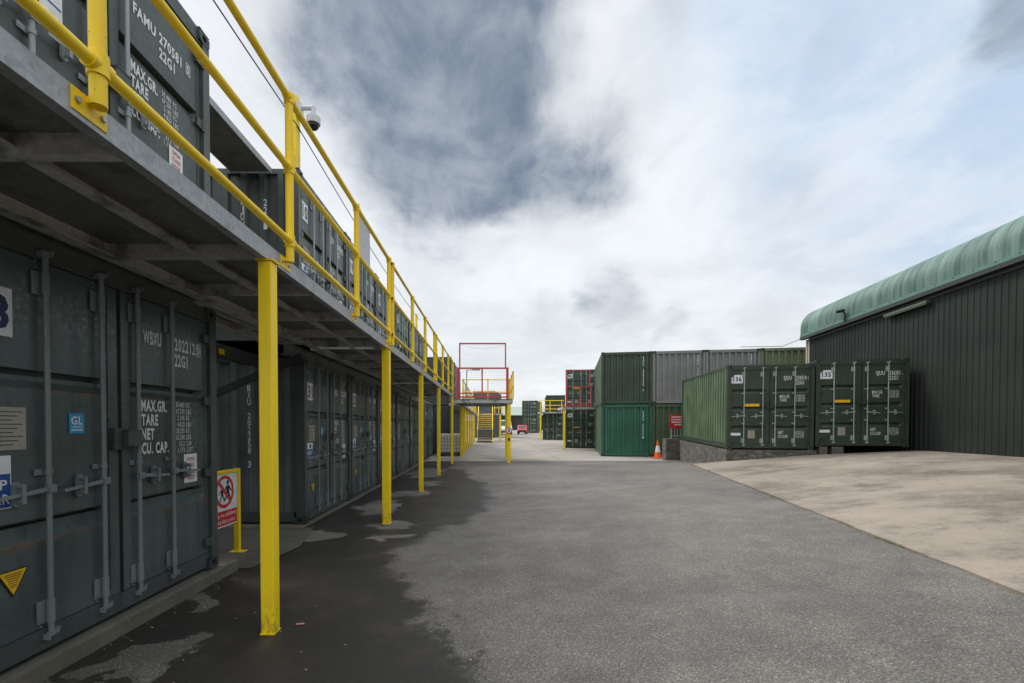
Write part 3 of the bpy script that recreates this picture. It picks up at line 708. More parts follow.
up = ['dark grey upper container beside the camera post, stencilled side facing the open gap',
      'dark grey upper container behind the railing panel, second along the upper row',
      'dark grey upper container behind the doubled railing posts, third along the upper row',
      'dark grey upper container fourth along the upper row, behind the railing',
      'dark grey upper container fifth along the upper row',
      'dark grey upper container in the upper row, beside the red gate']
for i, lb in enumerate(up):
    y = 6.98+i*2.5
    container(lb, (LX(y)+.02, y, 2.80), R(90.6), 'upper' if i != 3 else 'dark', '1%d' % (10-i) if i else '10', ('SJUU', '2345%d' % (61+i), '5', '22G1'), [('SJUU 234561', .84, 2.05, .10, .115), ('22G1', .50, 2.03, .10, .115)] if i == 0 else None, G_U)
# bearers between the two levels
for k, (x, y0, y1, z0, z1) in enumerate(((-3.0, 2.3, 4.70, 2.718, 2.828), (-8.6, 2.3, 4.70, 2.718, 2.828), (-3.12, 7.0, 24.6, 2.618, 2.797), (-8.7, 7.0, 24.6, 2.618, 2.797))):
    mb = MB(); h = z1-z0; mb.box(x-.07, x+.07, y0, y1, z0, z0+.012); mb.box(x-.07, x+.07, y0, y1, z1-.012, z1); mb.box(x-.006, x+.006, y0, y1, z0+.012, z1-.012)
    tag(mb.build('bearer_beam', M_GALVD), ('short' if k < 2 else 'long')+' steel bearer beam carrying the upper containers, '+('along their door ends' if k % 2 == 0 else 'along their far ends'), 'steel beam', 'steel bearers between container levels')
# second row beyond the walkway platform
for i, y in enumerate((24.85, 27.35, 29.85, 32.35, 34.85)):
    container('%s dark container in shade behind the far yellow posts' % ('first', 'second', 'third', 'fourth', 'fifth')[i], (-2.16, y, gz(-4, y)+.012), R(90), 'grey', None, None, None, 'containers behind the far yellow posts', detail=1)
for i, y in enumerate((24.85, 27.35, 29.85)):
    container('%s upper container beyond the red gate, above the far walkway' % ('first', 'second', 'third')[i], (-2.18, y, gz(-4, y)+2.615), R(90), 'upper', None, None, None, 'upper containers beyond the red gate', detail=1)

# right-hand containers by the shed
RG = -math.atan(.172)
container('green container with number 136 plate on a rubble plinth, sunlit long side showing', (7.27, 14.40, .83), RG, 'green', '136', ('SJUU', '234310 0', '22G1'), None, 'numbered green containers by the shed', side=M_GREENLIT, tilt=R(1.0))
c, s_ = math.cos(RG), math.sin(RG)
container('green container with number 135 plate against the dark shed wall', (7.27+2.49*c, 14.40+2.49*s_, .93), R(-11.0), 'green', '135', ('SJUU', '236351 7', '22G1'), None, 'numbered green containers by the shed')
# two-high stack in the middle
RS = R(-9.5); c2, s2 = math.cos(RS), math.sin(RS)
def stk(k, z): return (5.47+2.46*k*c2, 23.3+2.46*k*s2, z)
GS = 'corrugated containers of the two-high stack'
a = container('bright emerald green container at the bottom left of the two-high stack', stk(0, .035), RS, 'x', group=GS, end='blank', body=M_EMER, side=M_GREENLIT); end_code(a, 'SJUU 236271', 2.02, 2.15, .10, .125)
a = container('dark bottle green container on top of the emerald green one', stk(0, 2.635), RS, 'x', group=GS, end='blank', body=M_DKGREEN, side=M_GREENLIT); end_code(a, 'SJUU 2345609 5', 2.02, 2.25, .10, .125)
a = container('olive green bottom container with traffic cone in front of it', stk(1, .035), RS, 'x', group=GS, end='blank', body=M_OLIVE)
a = container('pale grey top container beside the dark bottle green one', stk(1, 2.635), RS, 'x', group=GS, end='blank', body=M_PALEGREY); end_code(a, 'SJUU 234721', 2.10, 2.25, .10, .125)
a = container('pale grey top container beside the khaki one', stk(2, 2.635), RS, 'x', group=GS, end='blank', body=M_PALEGREY); end_code(a, 'SJUU 233419', 2.02, 2.25, .10, .125)
a = container('khaki green top container next to the end of the dark shed', stk(3, 2.65), RS, 'x', group=GS, end='blank', body=M_KHAKI)
for k in (2, 3): container('olive container standing under the %s container, behind number 136' % ('pale grey' if k == 2 else 'khaki'), stk(k, .035), RS, 'x', group=GS, end='blank', body=M_OLIVE)
# far cluster right of the road
container('dark green container under the small loading deck, right of the road', (4.90, 31.0, gz(5, 31)+.015), R(-9.5), 'dark', 'A', ('SJUU', '236500 1', '22G1'), None, 'containers at the far end of the yard')
container('dark green container behind the open red loading frame', (4.90, 31.0, gz(5, 31)+2.62), R(-9.5), 'dark', 'B', ('SJUU', '236518 2', '22G1'), None, 'containers at the far end of the yard')
container('dark container below the yellow railing at the far end of the yard', (4.98, 45.6, gz(5, 45)+.015), R(-6.5), 'dark', None, ('SJUU', '236520 3', '22G1'), None, 'containers at the far end of the yard')
container('bottom container hidden behind the yellow railing at the far end', (6.97, 60, gz(7, 60)+.015), R(-5), 'dark', None, None, None, 'containers at the far end of the yard', detail=1)
container('green container rising above the far yellow railing', (6.97, 60, gz(7, 60)+2.63), R(-5), 'x', None, None, None, 'containers at the far end of the yard', end='blank', body=M_DKGREEN, detail=1)
for k in (0, 1): container('dark green container, %s one of the far two-high pair beyond the red car' % ('lower', 'upper')[k], (4.85, 75, gz(5, 75)+.015+2.61*k), R(-13), 'dark', None, ('SJUU', '236530 4', '22G1'), None, 'containers at the far end of the yard', side=M_DKGREEN, detail=1)
for k in (0, 1): container('dark grey container, %s one beyond the top of the yellow stairs' % ('lower', 'upper')[k], (-2.1, 52, gz(-1, 52)+.015+2.61*k), R(-8), 'grey', None, None, None, 'containers beyond the yellow stairs', detail=1)

# ------------------------------------------------------------------ walkway decks
def deck(label, x0, x1, y0, y1, zt, th=.115, beams=None, group=None, plate_mat=None):
    r = thing('walkway_deck', label, 'walkway', ((x0+x1)/2, y0, zt-th), (0, 0, 0), group); ox, oz = (x0+x1)/2, zt-th; hx = (x1-x0)/2; L = y1-y0
    MB().box(-hx, hx-.012, 0.01, L-.01, th-.012, th-.003).build('deck_plate', M_GALVD, r)
    mb = MB(); mb.box(hx-.01, hx, 0, L, 0, th); mb.box(hx-.06, hx-.01, 0.0, L, 0, .008); mb.box(hx-.05, hx-.01, .002, L-.002, th-.002, th+.002); mb.build('edge_channel', M_GALV, r)
    mb = MB(); mb.box(-hx-.0, -hx+.008, 0.012, L-.012, -.02, th-.013); mb.box(-hx+.008, -hx+.115, .012, L-.012, -.02, -.012); mb.build('ledger_angle', M_GALVB, r)
    mb = MB(); q = -hx+min(.66, hx); mb.box(q, q+.08, .012, L-.012, .03, .036); mb.box(q, q+.006, .012, L-.012, .036, th-.013); mb.build('stringer', M_GALVB, r)
    for y in (beams or rng(.04, L-.1, 1.05)):
        mb = MB(); mb.box(-hx+.01, hx-.012, y, y+.007, .004, th-.014); mb.box(-hx+.01, hx-.062, y+.007, y+.062, .004, .011)
        mb.build('cross_beam', M_GALVB, r)
    return r
GD = 'galvanised walkway decks along the left containers'
deck('grey steel walkway deck nearest the viewer, over container number 8 and the gap', -2.80, -1.645, .2, 7.34, 2.888, beams=[.6, 1.92, 3.20, 4.15, 5.2, 6.2, 7.0], group=GD)
deck('grey steel walkway deck starting at the second yellow post', -2.88, -1.645, 7.395, 13.30, 2.888, group=GD)
deck('grey steel walkway deck ending at the red gate', -2.94, -1.645, 13.40, 19.25, 2.888, group=GD)
deck('grey steel deck bridging back over the open gap between the containers', -3.30, -2.83, 4.76, 6.96, 2.872, group=GD)
deck('grey steel loading platform deck under the red gate', -1.60, .86, 19.30, 22.75, 2.68, .18, group=GD)
deck('grey steel walkway deck on the far yellow posts beyond the red gate', -2.12, -1.40, 22.80, 41.5, 2.70, .14, group=GD)
deck('grey steel loading deck in front of the container behind the red frame', 4.30, 7.2, 28.2, 30.45, 2.72, .14, group=GD)
deck('grey steel deck with yellow railing at the far end of the yard', 4.5, 6.9, 44.0, 45.5, 2.90, .14, group=GD)
deck('grey steel landing deck at the top of the yellow stairs', -1.45, 1.0, 42.55, 44.6, 2.70, .14, group=GD)

# ------------------------------------------------------------------ yellow support posts
GP = 'yellow square posts carrying the walkways'
def support(label, x, y, z1, w=.10, base=True):
    z0 = gz(x, y); r = thing('support_post', label, 'post', (x, y, z0), (0, 0, 0), GP)
    MB().box(-w/2, w/2, -w/2, w/2, 0, z1-z0-.012).build('post_shaft', M_YELPOST, r, .008)
    mb = MB(); mb.box(-w*.66, w*.66, -w*.6, w*.6, z1-z0-.011, z1-z0); mb.build('cap_plate', M_YEL, r)
    MB().box(-w*.5-.003, w*.5+.003, -w*.5-.003, w*.5+.003, 0.001, .012).build('base_weld', M_YEL, r)
    return r
ordn = ('first and nearest', 'second', 'third', 'fourth', 'fifth')
for i, (x, y) in enumerate(((-1.665, 3.47), (-1.675, 7.38), (-1.68, 11.0), (-1.685, 14.7), (-1.64, 19.1))):
    support('%s of the tall yellow square posts under the long walkway edge' % ordn[i], x, y, 2.772, .10 if i != 1 else .12)
support('yellow post carrying the round speed sign', .71, 19.45, 2.49, .15)
support('yellow post just behind the one with the speed sign', .69, 21.9, 2.49, .15)
support('slim yellow post beside the white liquid tank', -1.5, 22.6, 2.49, .09)
for i, y in enumerate((23.4, 26.0, 28.8, 32.0, 35.6, 39.8)):
    support('%s of the close row of yellow posts beyond the red gate' % ('first', 'second', 'third', 'fourth', 'fifth', 'sixth')[i], -1.53, y, 2.555, .14)
support('yellow post at the corner of the loading deck right of the road', 4.40, 28.3, 2.575, .11)
support('yellow post at the corner of the far railed deck', 4.6, 44.1, 2.755, .12)
support('yellow post right of the yellow stairs', .75, 42.7, 2.555, .16)

# ------------------------------------------------------------------ yellow guardrails
GR = 'yellow tubular guardrails'
def rail(label, x, ys, zd, zr, r=.024, rp=.030, ext=(0, 0), feet=True, axis='y', other=None, group=GR, bottom=True):
    """posts at ys along the axis; zr = heights of the rails; zd = deck edge height"""
    root = thing('guardrail', label, 'railing', (x, ys[0], zd) if axis == 'y' else (ys[0], x, zd), (0, 0, 0) if axis == 'y' else (0, 0, R(-90)), group)
    y0 = ys[0]; mir = 1
    for i, y in enumerate(ys):
        l = y-y0
        mb = MB(); mb.tube((0, l, .005), (0, l, zr[-1]-zd+.005), rp, 16)
        p = mb.build('rail_post', M_YEL, root)
        for z in zr:
            mb = MB(); zz = z-zd
            mb.tube((0, l-.05, zz), (0, l+.05, zz), r+.009, 14); mb.tube((0, l, zz-.045), (0, l, zz+.045 if z != zr[-1] else zz+.03), rp+.008, 14)
            if z == zr[-1]: mb.sphere((0, l, zz), r+.010, 12, 8)
            mb.build('clamp', M_YEL, p)
        if feet:
            mb = MB(); mb.box(-.046, -.034, l-.085, l+.085, -.05, .04); mb.box(-.036, -.0, l-.02, l+.02, .01, .035); mb.build('foot_plate', M_YEL, p, .002)
            for s in (-.06, .06):
                mb = MB(); mb.tube((-.034, l+s, -.005), (-.022, l+s, -.005), .013, 6); mb.build('bolt', M_STEEL, p)
    for z in zr:
        mb = MB(); mb.tube((0, -ext[0], z-zd), (0, ys[-1]-y0+ext[1], z-zd), r, 16)
        mb.build('rail', M_YEL, root)
    return root
ZR = (3.015, 3.59, 4.14)
XR = -1.605
rail('nearest yellow tube guardrail on the walkway edge, with scuffed paint and a bolted foot', XR, (.1, 1.92, 3.72, 5.55, 7.28), 2.845, ZR, .0265, .031, (.0, .05))
rail('yellow tube guardrail from the second square post onward', XR, (7.52, 9.42, 11.2, 13.0), 2.845, ZR, .024, .034, (.05, .05))
rail('yellow tube guardrail in front of the last containers before the red gate', XR, (13.4, 15.2, 17.1, 19.0), 2.845, ZR, .024, .034, (.05, .05))
rail('yellow guardrail on the right side of the loading platform', .88, (19.4, 21.0, 22.6), 2.66, (3.2, 3.8), .024, .03, (.0, .0), False)
rail('yellow guardrail across the back of the loading platform', 22.62, (-1.40, -.2, .82), 2.66, (3.2, 3.8), .024, .03, (0, 0), False, 'x')
rail('yellow guardrail on the far walkway edge beyond the red gate', -1.43, (23.0, 25.0, 27.0, 29.0, 31.0, 33.0, 35.0, 37.0, 39.0, 41.2), 2.66, (2.95, 3.35, 3.8), .026, .034, (0, 0), False)
rail('yellow guardrail on the far deck below the green container', 44.05, (4.58, 5.5, 6.6), 2.86, (3.15, 3.5, 3.95), .03, .035, (0, .2), False, 'x')
rail('yellow guardrail beside the landing of the stairs', 42.65, (.25, .62, .98), 2.66, (3.2, 3.75), .03, .035, (0, 0), False, 'x')
# grey panel between mid and top rail
mb = MB().box(-1.612, -1.606, 5.66, 6.16, 3.62, 4.11)
tag(mb.build('sign_panel', plain('pale_grey_sheet', (.50, .51, .52), .5)), 'plain grey sheet panel fixed between the top two yellow rails', 'panel')

# ------------------------------------------------------------------ camera post, camera, cable, gap tray
r = thing('camera_pole', 'yellow square pole standing on the upper container corner, holding the camera', 'pole', (-2.985, 7.08, 5.392))
MB().box(-.07, .07, -.07, .07, .008, 1.10).build('pole_shaft', M_YELPOST, r, .006); MB().box(-.10, .10, -.085, .09, 0, .01).build('base_plate', M_YEL, r)
r = thing('security_camera', 'white dome security camera hanging from an arm on the yellow pole', 'camera', (-2.915, 7.05, 6.27))
MB().box(.001, .07, -.06, .06, -.10, .10).build('mounting_box', M_PLASTICW, r, .006)
mb = MB(); mb.tube((.06, 0, .04), (.24, 0, .045), .034, 14); mb.tube((.24, 0, .055), (.24, 0, -.06), .034, 14); mb.build('arm', M_PLASTICW, r)
mb = MB(); mb.tube((.24, 0, -.06), (.24, 0, -.10), .05, 18, .098); mb.tube((.24, 0, -.10), (.24, 0, -.20), .10, 20, .098); mb.build('housing', M_PLASTICW, r)
MB().sphere((.24, 0, -.21), .078, 18, 10, -1, .2).build('dome', M_GLASSD, r)
def cable(name, label, pts, rad, cat='cable'):
    mb = MB()
    for p, q in zip(pts, pts[1:]): mb.tube(p, q, rad, 8, None, False)
    return tag(mb.build(name, M_CABLE), label, cat)
pts = []
for y0, y1 in ((-1.5, 7.0), (7.0, 19.8)):
    for i in range(13):
        t = i/12; pts.append((-2.905-.012*(y0+(y1-y0)*t-7), y0+(y1-y0)*t, 6.03 - .16*math.sin(math.pi*t)*((y1-y0)/12)))
cable('overhead_cable', 'thin black cable strung past the yellow camera pole', pts, .008)
r = thing('cable_pole', 'slim yellow pole holding the far end of the black cable', 'pole', (-3.10, 19.15, 5.392))
MB().box(-.04, .04, -.04, .04, .006, .75).build('pole_shaft', M_YELPOST, r); MB().box(-.08, .08, -.08, .08, 0, .007).build('base_plate', M_YEL, r)
r = thing('roof_tray', 'dark steel tray bridging the open gap between upper containers', 'tray', (-3.84, 4.74, 5.32))
MB().box(0, .56, 0, 2.22, .0, .012).build('tray_plate', M_GALVD, r)
mb = MB(); mb.box(.562, .575, 0, 2.22, -.035, .05); mb.box(-.013, -.001, 0, 2.22, -.03, .10); mb.build('tray_lip', M_GALV, r)
r = thing('bracing', 'dark steel bracing with yellow warning strips in the gap under the walkway', 'bracing', (-3.6, 4.9, 2.30))
MB().beam((0.15, -.1, .20), (.15, 2.2, .20), .10, .16).build('cross_beam', M_CAST, r)
mb = MB(); mb.beam((-.6, 1.9, -.35), (.75, 2.1, .30), .07, .10); mb.build('diagonal_brace', M_CAST, r)
for k, y in enumerate((.62, .90)): MB().box(.2005, .2045, y, y+.12, .15, .22).build('warning_strip', M_STICKYEL, r)
r = thing('pipe_sensor', 'small grey floodlight clamped under the deck at the second yellow post', 'lamp', (-1.78, 7.30, 2.81))
mb = MB(); mb.tube((0, 0, 0), (0.0, -.10, -.02), .055, 14, .065); mb.build('lamp_body', M_GALV, r); r.name = 'floodlight'
MB().box(-.02, .02, -.02, .06, .0, .07).build('bracket', M_CAST, r)

# ------------------------------------------------------------------ child safety sign
r = thing('safety_sign', 'yellow framed no-children sign standing in the gap beside container number 8', 'sign', (-3.12, 5.05, .012))
MB().box(-.03, .03, .60, .655, 0, 1.02).build('post', M_YEL, r, .004); MB().box(-.03, .03, -.055, 0, 0, 1.02).build('post', M_YEL, r, .004)
MB().box(-.03, .03, .0, .60, .985, 1.018).build('top_rail', M_YEL, r)
for y in (-.0275, .6275): MB().box(-.08, .10, y-.05, y+.05, .0, .008).build('foot_plate', M_YEL, r)
p = MB().box(.012, .016, .003, .597, .37, .98).build('panel', M_WHITE, r)
YR = (0, 1, 0)
mb = MB(); disc(mb, (.0172, .335, .775), YR, ZL, .19, 40, .15)
a = R(45); ca, sa = math.cos(a), math.sin(a)
poly(mb, (.0178, .335, .775), (0, ca, -sa), (0, sa, ca), [(-.165, -.02), (.165, -.02), (.165, .02), (-.165, .02)])
mb.face([(.0172, .012, .385), (.0172, .588, .385), (.0172, .588, .555), (.0172, .012, .555)]); mb.build('red_symbol', M_SIGNRED, p)
mb = MB()
for x, s in ((.40, 1.15), (.285, .9)):               # two small walking figures
    O = (.0168, x, .665)
    disc(mb, (.0168, x, .665+.185*s), YR, ZL, .023*s, 14)
    for q in ([(-.03, .155), (.03, .155), (.025, .07), (-.025, .07)], [(-.025, .075), (.0, .075), (-.045, 0), (-.07, .0)], [(0, .075), (.025, .075), (.065, .0), (.04, .0)], [(-.03, .15), (-.02, .135), (-.07, .085), (-.08, .095)], [(.03, .15), (.02, .13), (.06, .085), (.075, .095)]):
        poly(mb, O, YR, ZL, [(a*s, b*s) for a, b in q])
mb.build('black_figures', M_BLACK, p)
mb = MB(); put_text(mb, 'Strictly no children', (.0178, .30, .488), YR, ZL, .045, .54, 1, .015, 'c'); put_text(mb, 'beyond this point', (.0178, .30, .412), YR, ZL, .045, .48, 1, .015, 'c'); mb.build('wording', M_WHITE, p)

# ------------------------------------------------------------------ speed sign
r = thing('speed_sign', 'round white speed sign reading 5 with a red ring on a yellow post', 'sign', (.71, 19.358, 1.37))
YU = ZL
MB().tube((0, -.004, 0), (0, .012, 0), .135, 32).build('panel', M_WHITE, r)
mb = MB(); disc(mb, (0, -.007, 0), XL, ZL, .135, 36, .105); mb.build('red_ring', M_SIGNRED, r)
mb = MB(); put_text(mb, '5', (0, -.007, -.062), XL, ZL, .125, .085, 1, .04, 'c'); mb.build('numeral', M_BLACK, r)
r = thing('post_switch', 'small black switch box below the round speed sign', 'switch box', (.71, 19.345, 1.0))
MB().box(-.04, .04, 0, .026, -.06, .06).build('box', M_BLACK, r, .004); MB().tube((0, -.012, .02), (0, 0, .02), .015, 10).build('button', M_SIGNRED, r)

# ------------------------------------------------------------------ red gates
def red_gate(label, loc, w, h1, h2, mid, rz=0, thin=False):
    r = thing('loading_gate', label, 'gate', loc, (0, 0, rz))
    mb = MB(); mb.box(0, .13, 0, .10, 0, h1) if not thin else mb.box(.05, .13, 0, .08, 0, h1); mb.build('gate_post', M_RED, r); MB().box(w-.10, w-(.02 if thin else 0), 0, .10, 0, h1).build('gate_post', M_RED, r)
    mb = MB(); mb.box(.13, w-.10, .02, .08, h1-.06, h1); mb.box(.13, w-.10, .02, .08, .04, .10); mb.box(mid-.03, mid+.03, .03, .075, .10, h1-.06); mb.build('lower_frame', M_RED, r)
    mb = MB(); mb.box(.10, .155, .02, .08, h1+.001, h2); mb.box(w-.155, w-.10, .02, .08, h1+.001, h2); mb.box(.155, w-.155, .02, .08, h2-.055, h2); mb.build('upper_frame', M_RED, r)
    mb = MB()
    for x in rng(.15, w-.14, .12): mb.tube((x, .05, .1), (x, .05, h1-.06), .0013, 4, None, False)
    for z in rng(.16, h1-.1, .12): mb.tube((.13, .054, z), (w-.10, .054, z), .0013, 4, None, False)
    mb.build('wire_mesh', M_GALV, r)
    mb = MB()
    for x in rng(.16, w-.16, .14):
        t = (x-.16)/(w-.32); mb.tube((x, .05, h2-.06), (x, .05, h2-.08-.16*math.sin(math.pi*t)), .002, 4, None, False)
    n = 20
    for i in range(n):
        t0, t1 = i/n, (i+1)/n; mb.tube((.16+(w-.32)*t0, .05, h2-.08-.16*math.sin(math.pi*t0)), (.16+(w-.32)*t1, .05, h2-.08-.16*math.sin(math.pi*t1)), .004, 4, None, False)
    mb.build('netting', M_GALV, r)
    mb = MB(); mb.box(.131, w-.101, .035, .06, .20, .24); mb.build('toe_rail', M_RED, r)
    return r
red_gate('tall red pallet gate in two frames on the loading platform over the road edge', (-1.47, 19.35, 2.684), 2.16, 1.30, 2.32, 1.06)
red_gate('red pallet gate frame in front of the upper dark green container', (4.44, 28.35, 2.724), 1.66, 1.27, 2.26, .92, thin=True)

# ------------------------------------------------------------------ stairs
r = thing('steel_stairs', 'straight stairs with brown lower steps and yellow upper steps at the far walkway', 'stairs', (-1.25, 38.7, gz(-1, 38.7)+.006))
M_TIMB = plain('weathered_brown_treads', (.16, .125, .07), .8)
n = 13; rise = 2.50/n; go = .29
for i in range(n):
    mt = M_TIMB if i < 5 else M_YELPOST
    mb = MB(); mb.box(.07, 1.26, i*go, i*go+.30, rise*(i+1)-.04, rise*(i+1))
    if i < 5: mb.box(.07, 1.26, i*go+.012, i*go+.03, rise*i+.05, rise*(i+1)-.041)
    mb.build('step', mt, r)
for x in (.03, 1.30):
    mb = MB(); mb.beam((x, .05, .02), (x, n*go-.02, 2.45), .05, .26); mb.build('stringer', M_YELPOST if x > 1 else M_TIMB, r)
    mb = MB(); mb.tube((x, .2, 1.10), (x, n*go, 3.4), .03, 10); mb.tube((x, .2, .65), (x, n*go, 2.95), .024, 10); mb.tube((x, .2, .05), (x, .2, 1.10), .03, 10); mb.tube((x, n*go-.03, 2.4), (x, n*go-.03, 3.4), .03, 10); mb.build('handrail', M_YEL, r)

# ------------------------------------------------------------------ liquid tank
def tank_mat():
    m, t, b = new_mat('milky_plastic'); setb(t, b, Base_Color=(.68, .67, .60), Roughness=.4)
    b.inputs['Subsurface Weight'].default_value = .15; return m
r = thing('liquid_tank', 'white plastic liquid tank in a metal cage under the far end of the walkway', 'tank', (-2.72, 23.4, gz(-2, 23.4)+.006))
MB().box(.04, 1.06, .04, 1.06, .16, 1.12).build('tank', tank_mat(), r, .07)
MB().tube((.55, .55, 1.12), (.55, .55, 1.19), .12, 16).build('cap', M_GASKET, r)
mb = MB()
for z in rng(.2, 1.08, .176):
    for p, q in (((0, 0), (1.1, 0)), ((1.1, 0), (1.1, 1.1)), ((1.1, 1.1), (0, 1.1)), ((0, 1.1), (0, 0))): mb.tube((*p, z), (*q, z), .011, 6)
for t in rng(0, 1.1, .157):
    for p in ((t, 0), (t, 1.1), (0, t), (1.1, t)): mb.tube((*p, .14), (*p, 1.10), .011, 6)
mb.build('cage', M_GALVD, r)
mb = MB()
for x in (0, .48, .96): mb.box(x, x+.14, 0, 1.1, 0, .09)
for y in (0, .32, .64, .98): mb.box(0, 1.1, y, y+.12, .091, .13)
mb.build('pallet', M_FLOOR, r)

# ------------------------------------------------------------------ dark shed with curved green roof
BX, BY, BM = 12.40, 13.4, .15
bl = math.hypot(1, BM); bd = Vector((BM/bl, 1/bl)); bang = -math.atan(BM)
r = thing('storage_shed', 'long dark green clad shed with a faded curved green roof edge', 'building', (BX, BY, 0), (0, 0, bang))
Y0, Y1 = -24.0, 6.5                                   # along the wall, local y; local x = into the building
def ribs(a0, a1, p=.185, d=.02):
    q = []; n = round((a1-a0)/p); p = (a1-a0)/n
    for i in range(n): b = a0+i*p; q += [(b, 0), (b+p*.62, 0), (b+p*.70, d), (b+p*.92, d)]
    q.append((a1, 0)); return q
pr = ribs(Y0, Y1-.30); mb = MB(); v = []
for a, d in pr: v += [(-d, a, .3), (-d, a, 5.25)]
mb.raw(v, [(2*i, 2*i+2, 2*i+3, 2*i+1) for i in range(len(pr)-1)]); wl = mb.build('wall', M_CLAD, r)
M_CREAM = plain('cream_trim', (.42, .39, .32), .6)
MB().box(-.03, .10, Y1-.295, Y1-.20, .3, 5.2).build('corner_trim', M_CREAM, r); MB().box(-.02, .12, Y1-.11, Y1, .3, 5.2).build('corner_trim', M_CREAM, r)
MB().box(.05, .12, Y1-.2, Y1-.11, .3, 5.2).build('door_recess', M_CLAD, r)
mb = MB(); pr2 = ribs(.13, 20); v = []
for a, d in pr2: v += [(a, Y1+d-.05, .2), (a, Y1+d-.05, 5.6)]
mb.raw(v, [(2*i, 2*i+2, 2*i+3, 2*i+1) for i in range(len(pr2)-1)]); mb.build('end_wall', M_CLAD, r)
rr, zc, off = .75, 5.70, -.17
def prof(d):
    q = [(off-d, 5.40)]; q += [(off-d, zc-.12)]
    for k in range(0, 10): a = R(90*k/9); q.append((off+rr-(rr+d)*math.cos(a), zc+(rr+d)*math.sin(a)))
    q += [(off+rr+1.2, zc+rr+d+.05), (20, zc+rr+d+1.9)]; return q
na = round((Y1+.12-Y0)/.0375); ds_ = [Y0+(Y1+.12-Y0)*i/na for i in range(na+1)]; m_ = len(prof(0)); v = []
for i, a in enumerate(ds_): v += [(x, a, z) for x, z in prof(.03*math.cos(i*math.pi/2.0))]
mb = MB(); mb.raw(v, [(i*m_+j, (i+1)*m_+j, (i+1)*m_+j+1, i*m_+j+1) for i in range(na) for j in range(m_-1)], True)
mb.build('roof', M_ROOF, r)
mb = MB(); mb.face([(x, Y1+.115, z) for x, z in prof(-.004)]+[(20, Y1+.115, 5.3), (off, Y1+.115, 5.3)]); mb.build('roof_end', M_ROOF, r)
M_GUT = plain('gutter_dark', (.022, .028, .026), .5)
mb = MB(); mb.box(off-.05, off+.12, Y0, Y1+.1, 5.21, 5.32); mb.box(-.06, .0, Y0, Y1-.3, 5.12, 5.21); mb.build('gutter', M_GUT, r)
mb = MB(); mb.box(off-.035, off-.022, Y0, Y1+.1, 5.33, 5.43)
for y in rng(Y0, Y1, .6): mb.box(off-.052, off-.036, y, y+.03, 5.40, 5.425)
mb.build('eave_strip', plain('eave_strip_green', (.10, .21, .18), .6), r)
# floodlight, strip light, wire
def on_wall(x, a, z): w = Vector((BX, BY)) + Vector((1/bl, -BM/bl))*x + bd*a; return (w.x, w.y, z)
r = thing('floodlight', 'black floodlight on a bracket above the shed gutter', 'lamp', on_wall(-.25, 3.35, 5.30), (0, 0, bang))
mb = MB(); mb.tube((0, 0, 0), (0, 0, .28), .03, 10); mb.tube((0, 0, .28), (-.12, -.05, .40), .025, 8); mb.build('bracket', M_CABLE, r)
mb = MB(); mb.prism([(-.24, .40), (-.04, .43), (-.06, .34), (-.19, .32)], 1, -.13, .13); mb.build('lamp_head', M_CABLE, r, .01)
r = thing('strip_light', 'long pale strip light fixed under the shed eave', 'lamp', on_wall(-.14, -.35, 5.0), (0, 0, bang))
M_STRIP = plain('strip_light_plastic', (.10, .12, .085), .5)
MB().box(-.06, .06, 0, 1.75, 0, .07).build('housing', M_STRIP, r, .012); MB().box(-.05, .05, .03, 1.72, -.035, -.001).build('diffuser', M_STRIP, r, .012)
for y in (.3, 1.4): MB().box(.03, .11, y, y+.06, .071, .13).build('bracket', M_GUT, r)
e = on_wall(-.1, Y1+.15, 5.3)
cable('shed_cable', 'thin black cable running from the shed corner towards the khaki container', [e, (e[0]-.35, e[1]+.8, 5.10), (11.9, 22.3, 5.33)], .012)

# ------------------------------------------------------------------ rubble plinth, wall, red sign, cone
def lp(x, y): return (7.27+x*c-y*s_*1, 14.40+x*s_+y*c)
mb = MB(); v = []
foot = [(-.03, -.06), (2.50, -.06), (2.50, 6.2), (-.03, 6.2)]
for z in (-.3, None):
    for x, y in foot: q = lp(x, y); v.append((q[0], q[1], z if z is not None else .83+math.tan(R(1.0))*y-.015))
mb.raw(v, [(0, 1, 2, 3), (4, 5, 6, 7), (0, 1, 5, 4), (1, 2, 6, 5), (2, 3, 7, 6), (3, 0, 4, 7)])
tag(mb.build('stone_plinth', M_RUBBLE), 'rubble stone plinth wall under the number 136 container', 'stone wall')
for k, (x, w) in enumerate(((2.6, .22), (2.95, .30))):
    q = lp(x, -.02); z0 = slab_z(3.55+k*.4)+.005
    mb = MB(); mb.box(0, w, 0, .25, 0, (.926-z0)); o = mb.build('concrete_block', M_KERB, None, .012); o.location = (q[0], q[1], z0); o.rotation_euler = (0, 0, RG)
    tag(o, '%s concrete block wedged under the number 135 container' % ('narrower' if k == 0 else 'wider'), 'block', 'blocks under container 135')
mb = MB(); mb.box(7.75, 9.6, 20.7, 21.15, -.1, .98)
tag(mb.build('stone_wall', M_RUBBLE), 'short rubble stone wall below the red sign', 'stone wall')
r = thing('notice_sign', 'red notice board with white lettering on grey posts above the stone wall', 'sign', (8.02, 20.95, .98))
for x in (.06, .62): MB().box(x-.025, x+.025, -.025, .025, 0, 1.05).build('post', M_GALV, r)
mb = MB(); mb.box(.085, .595, -.02, .02, .10, .14)
for x in (.2, .32, .46): mb.box(x, x+.02, -.012, .012, .141, .42)
mb.build('rail', M_GALV, r)
p = MB().box(-.02, .72, -.045, -.03, .46, 1.08).build('panel', M_SIGNRED, r)
mb = MB()
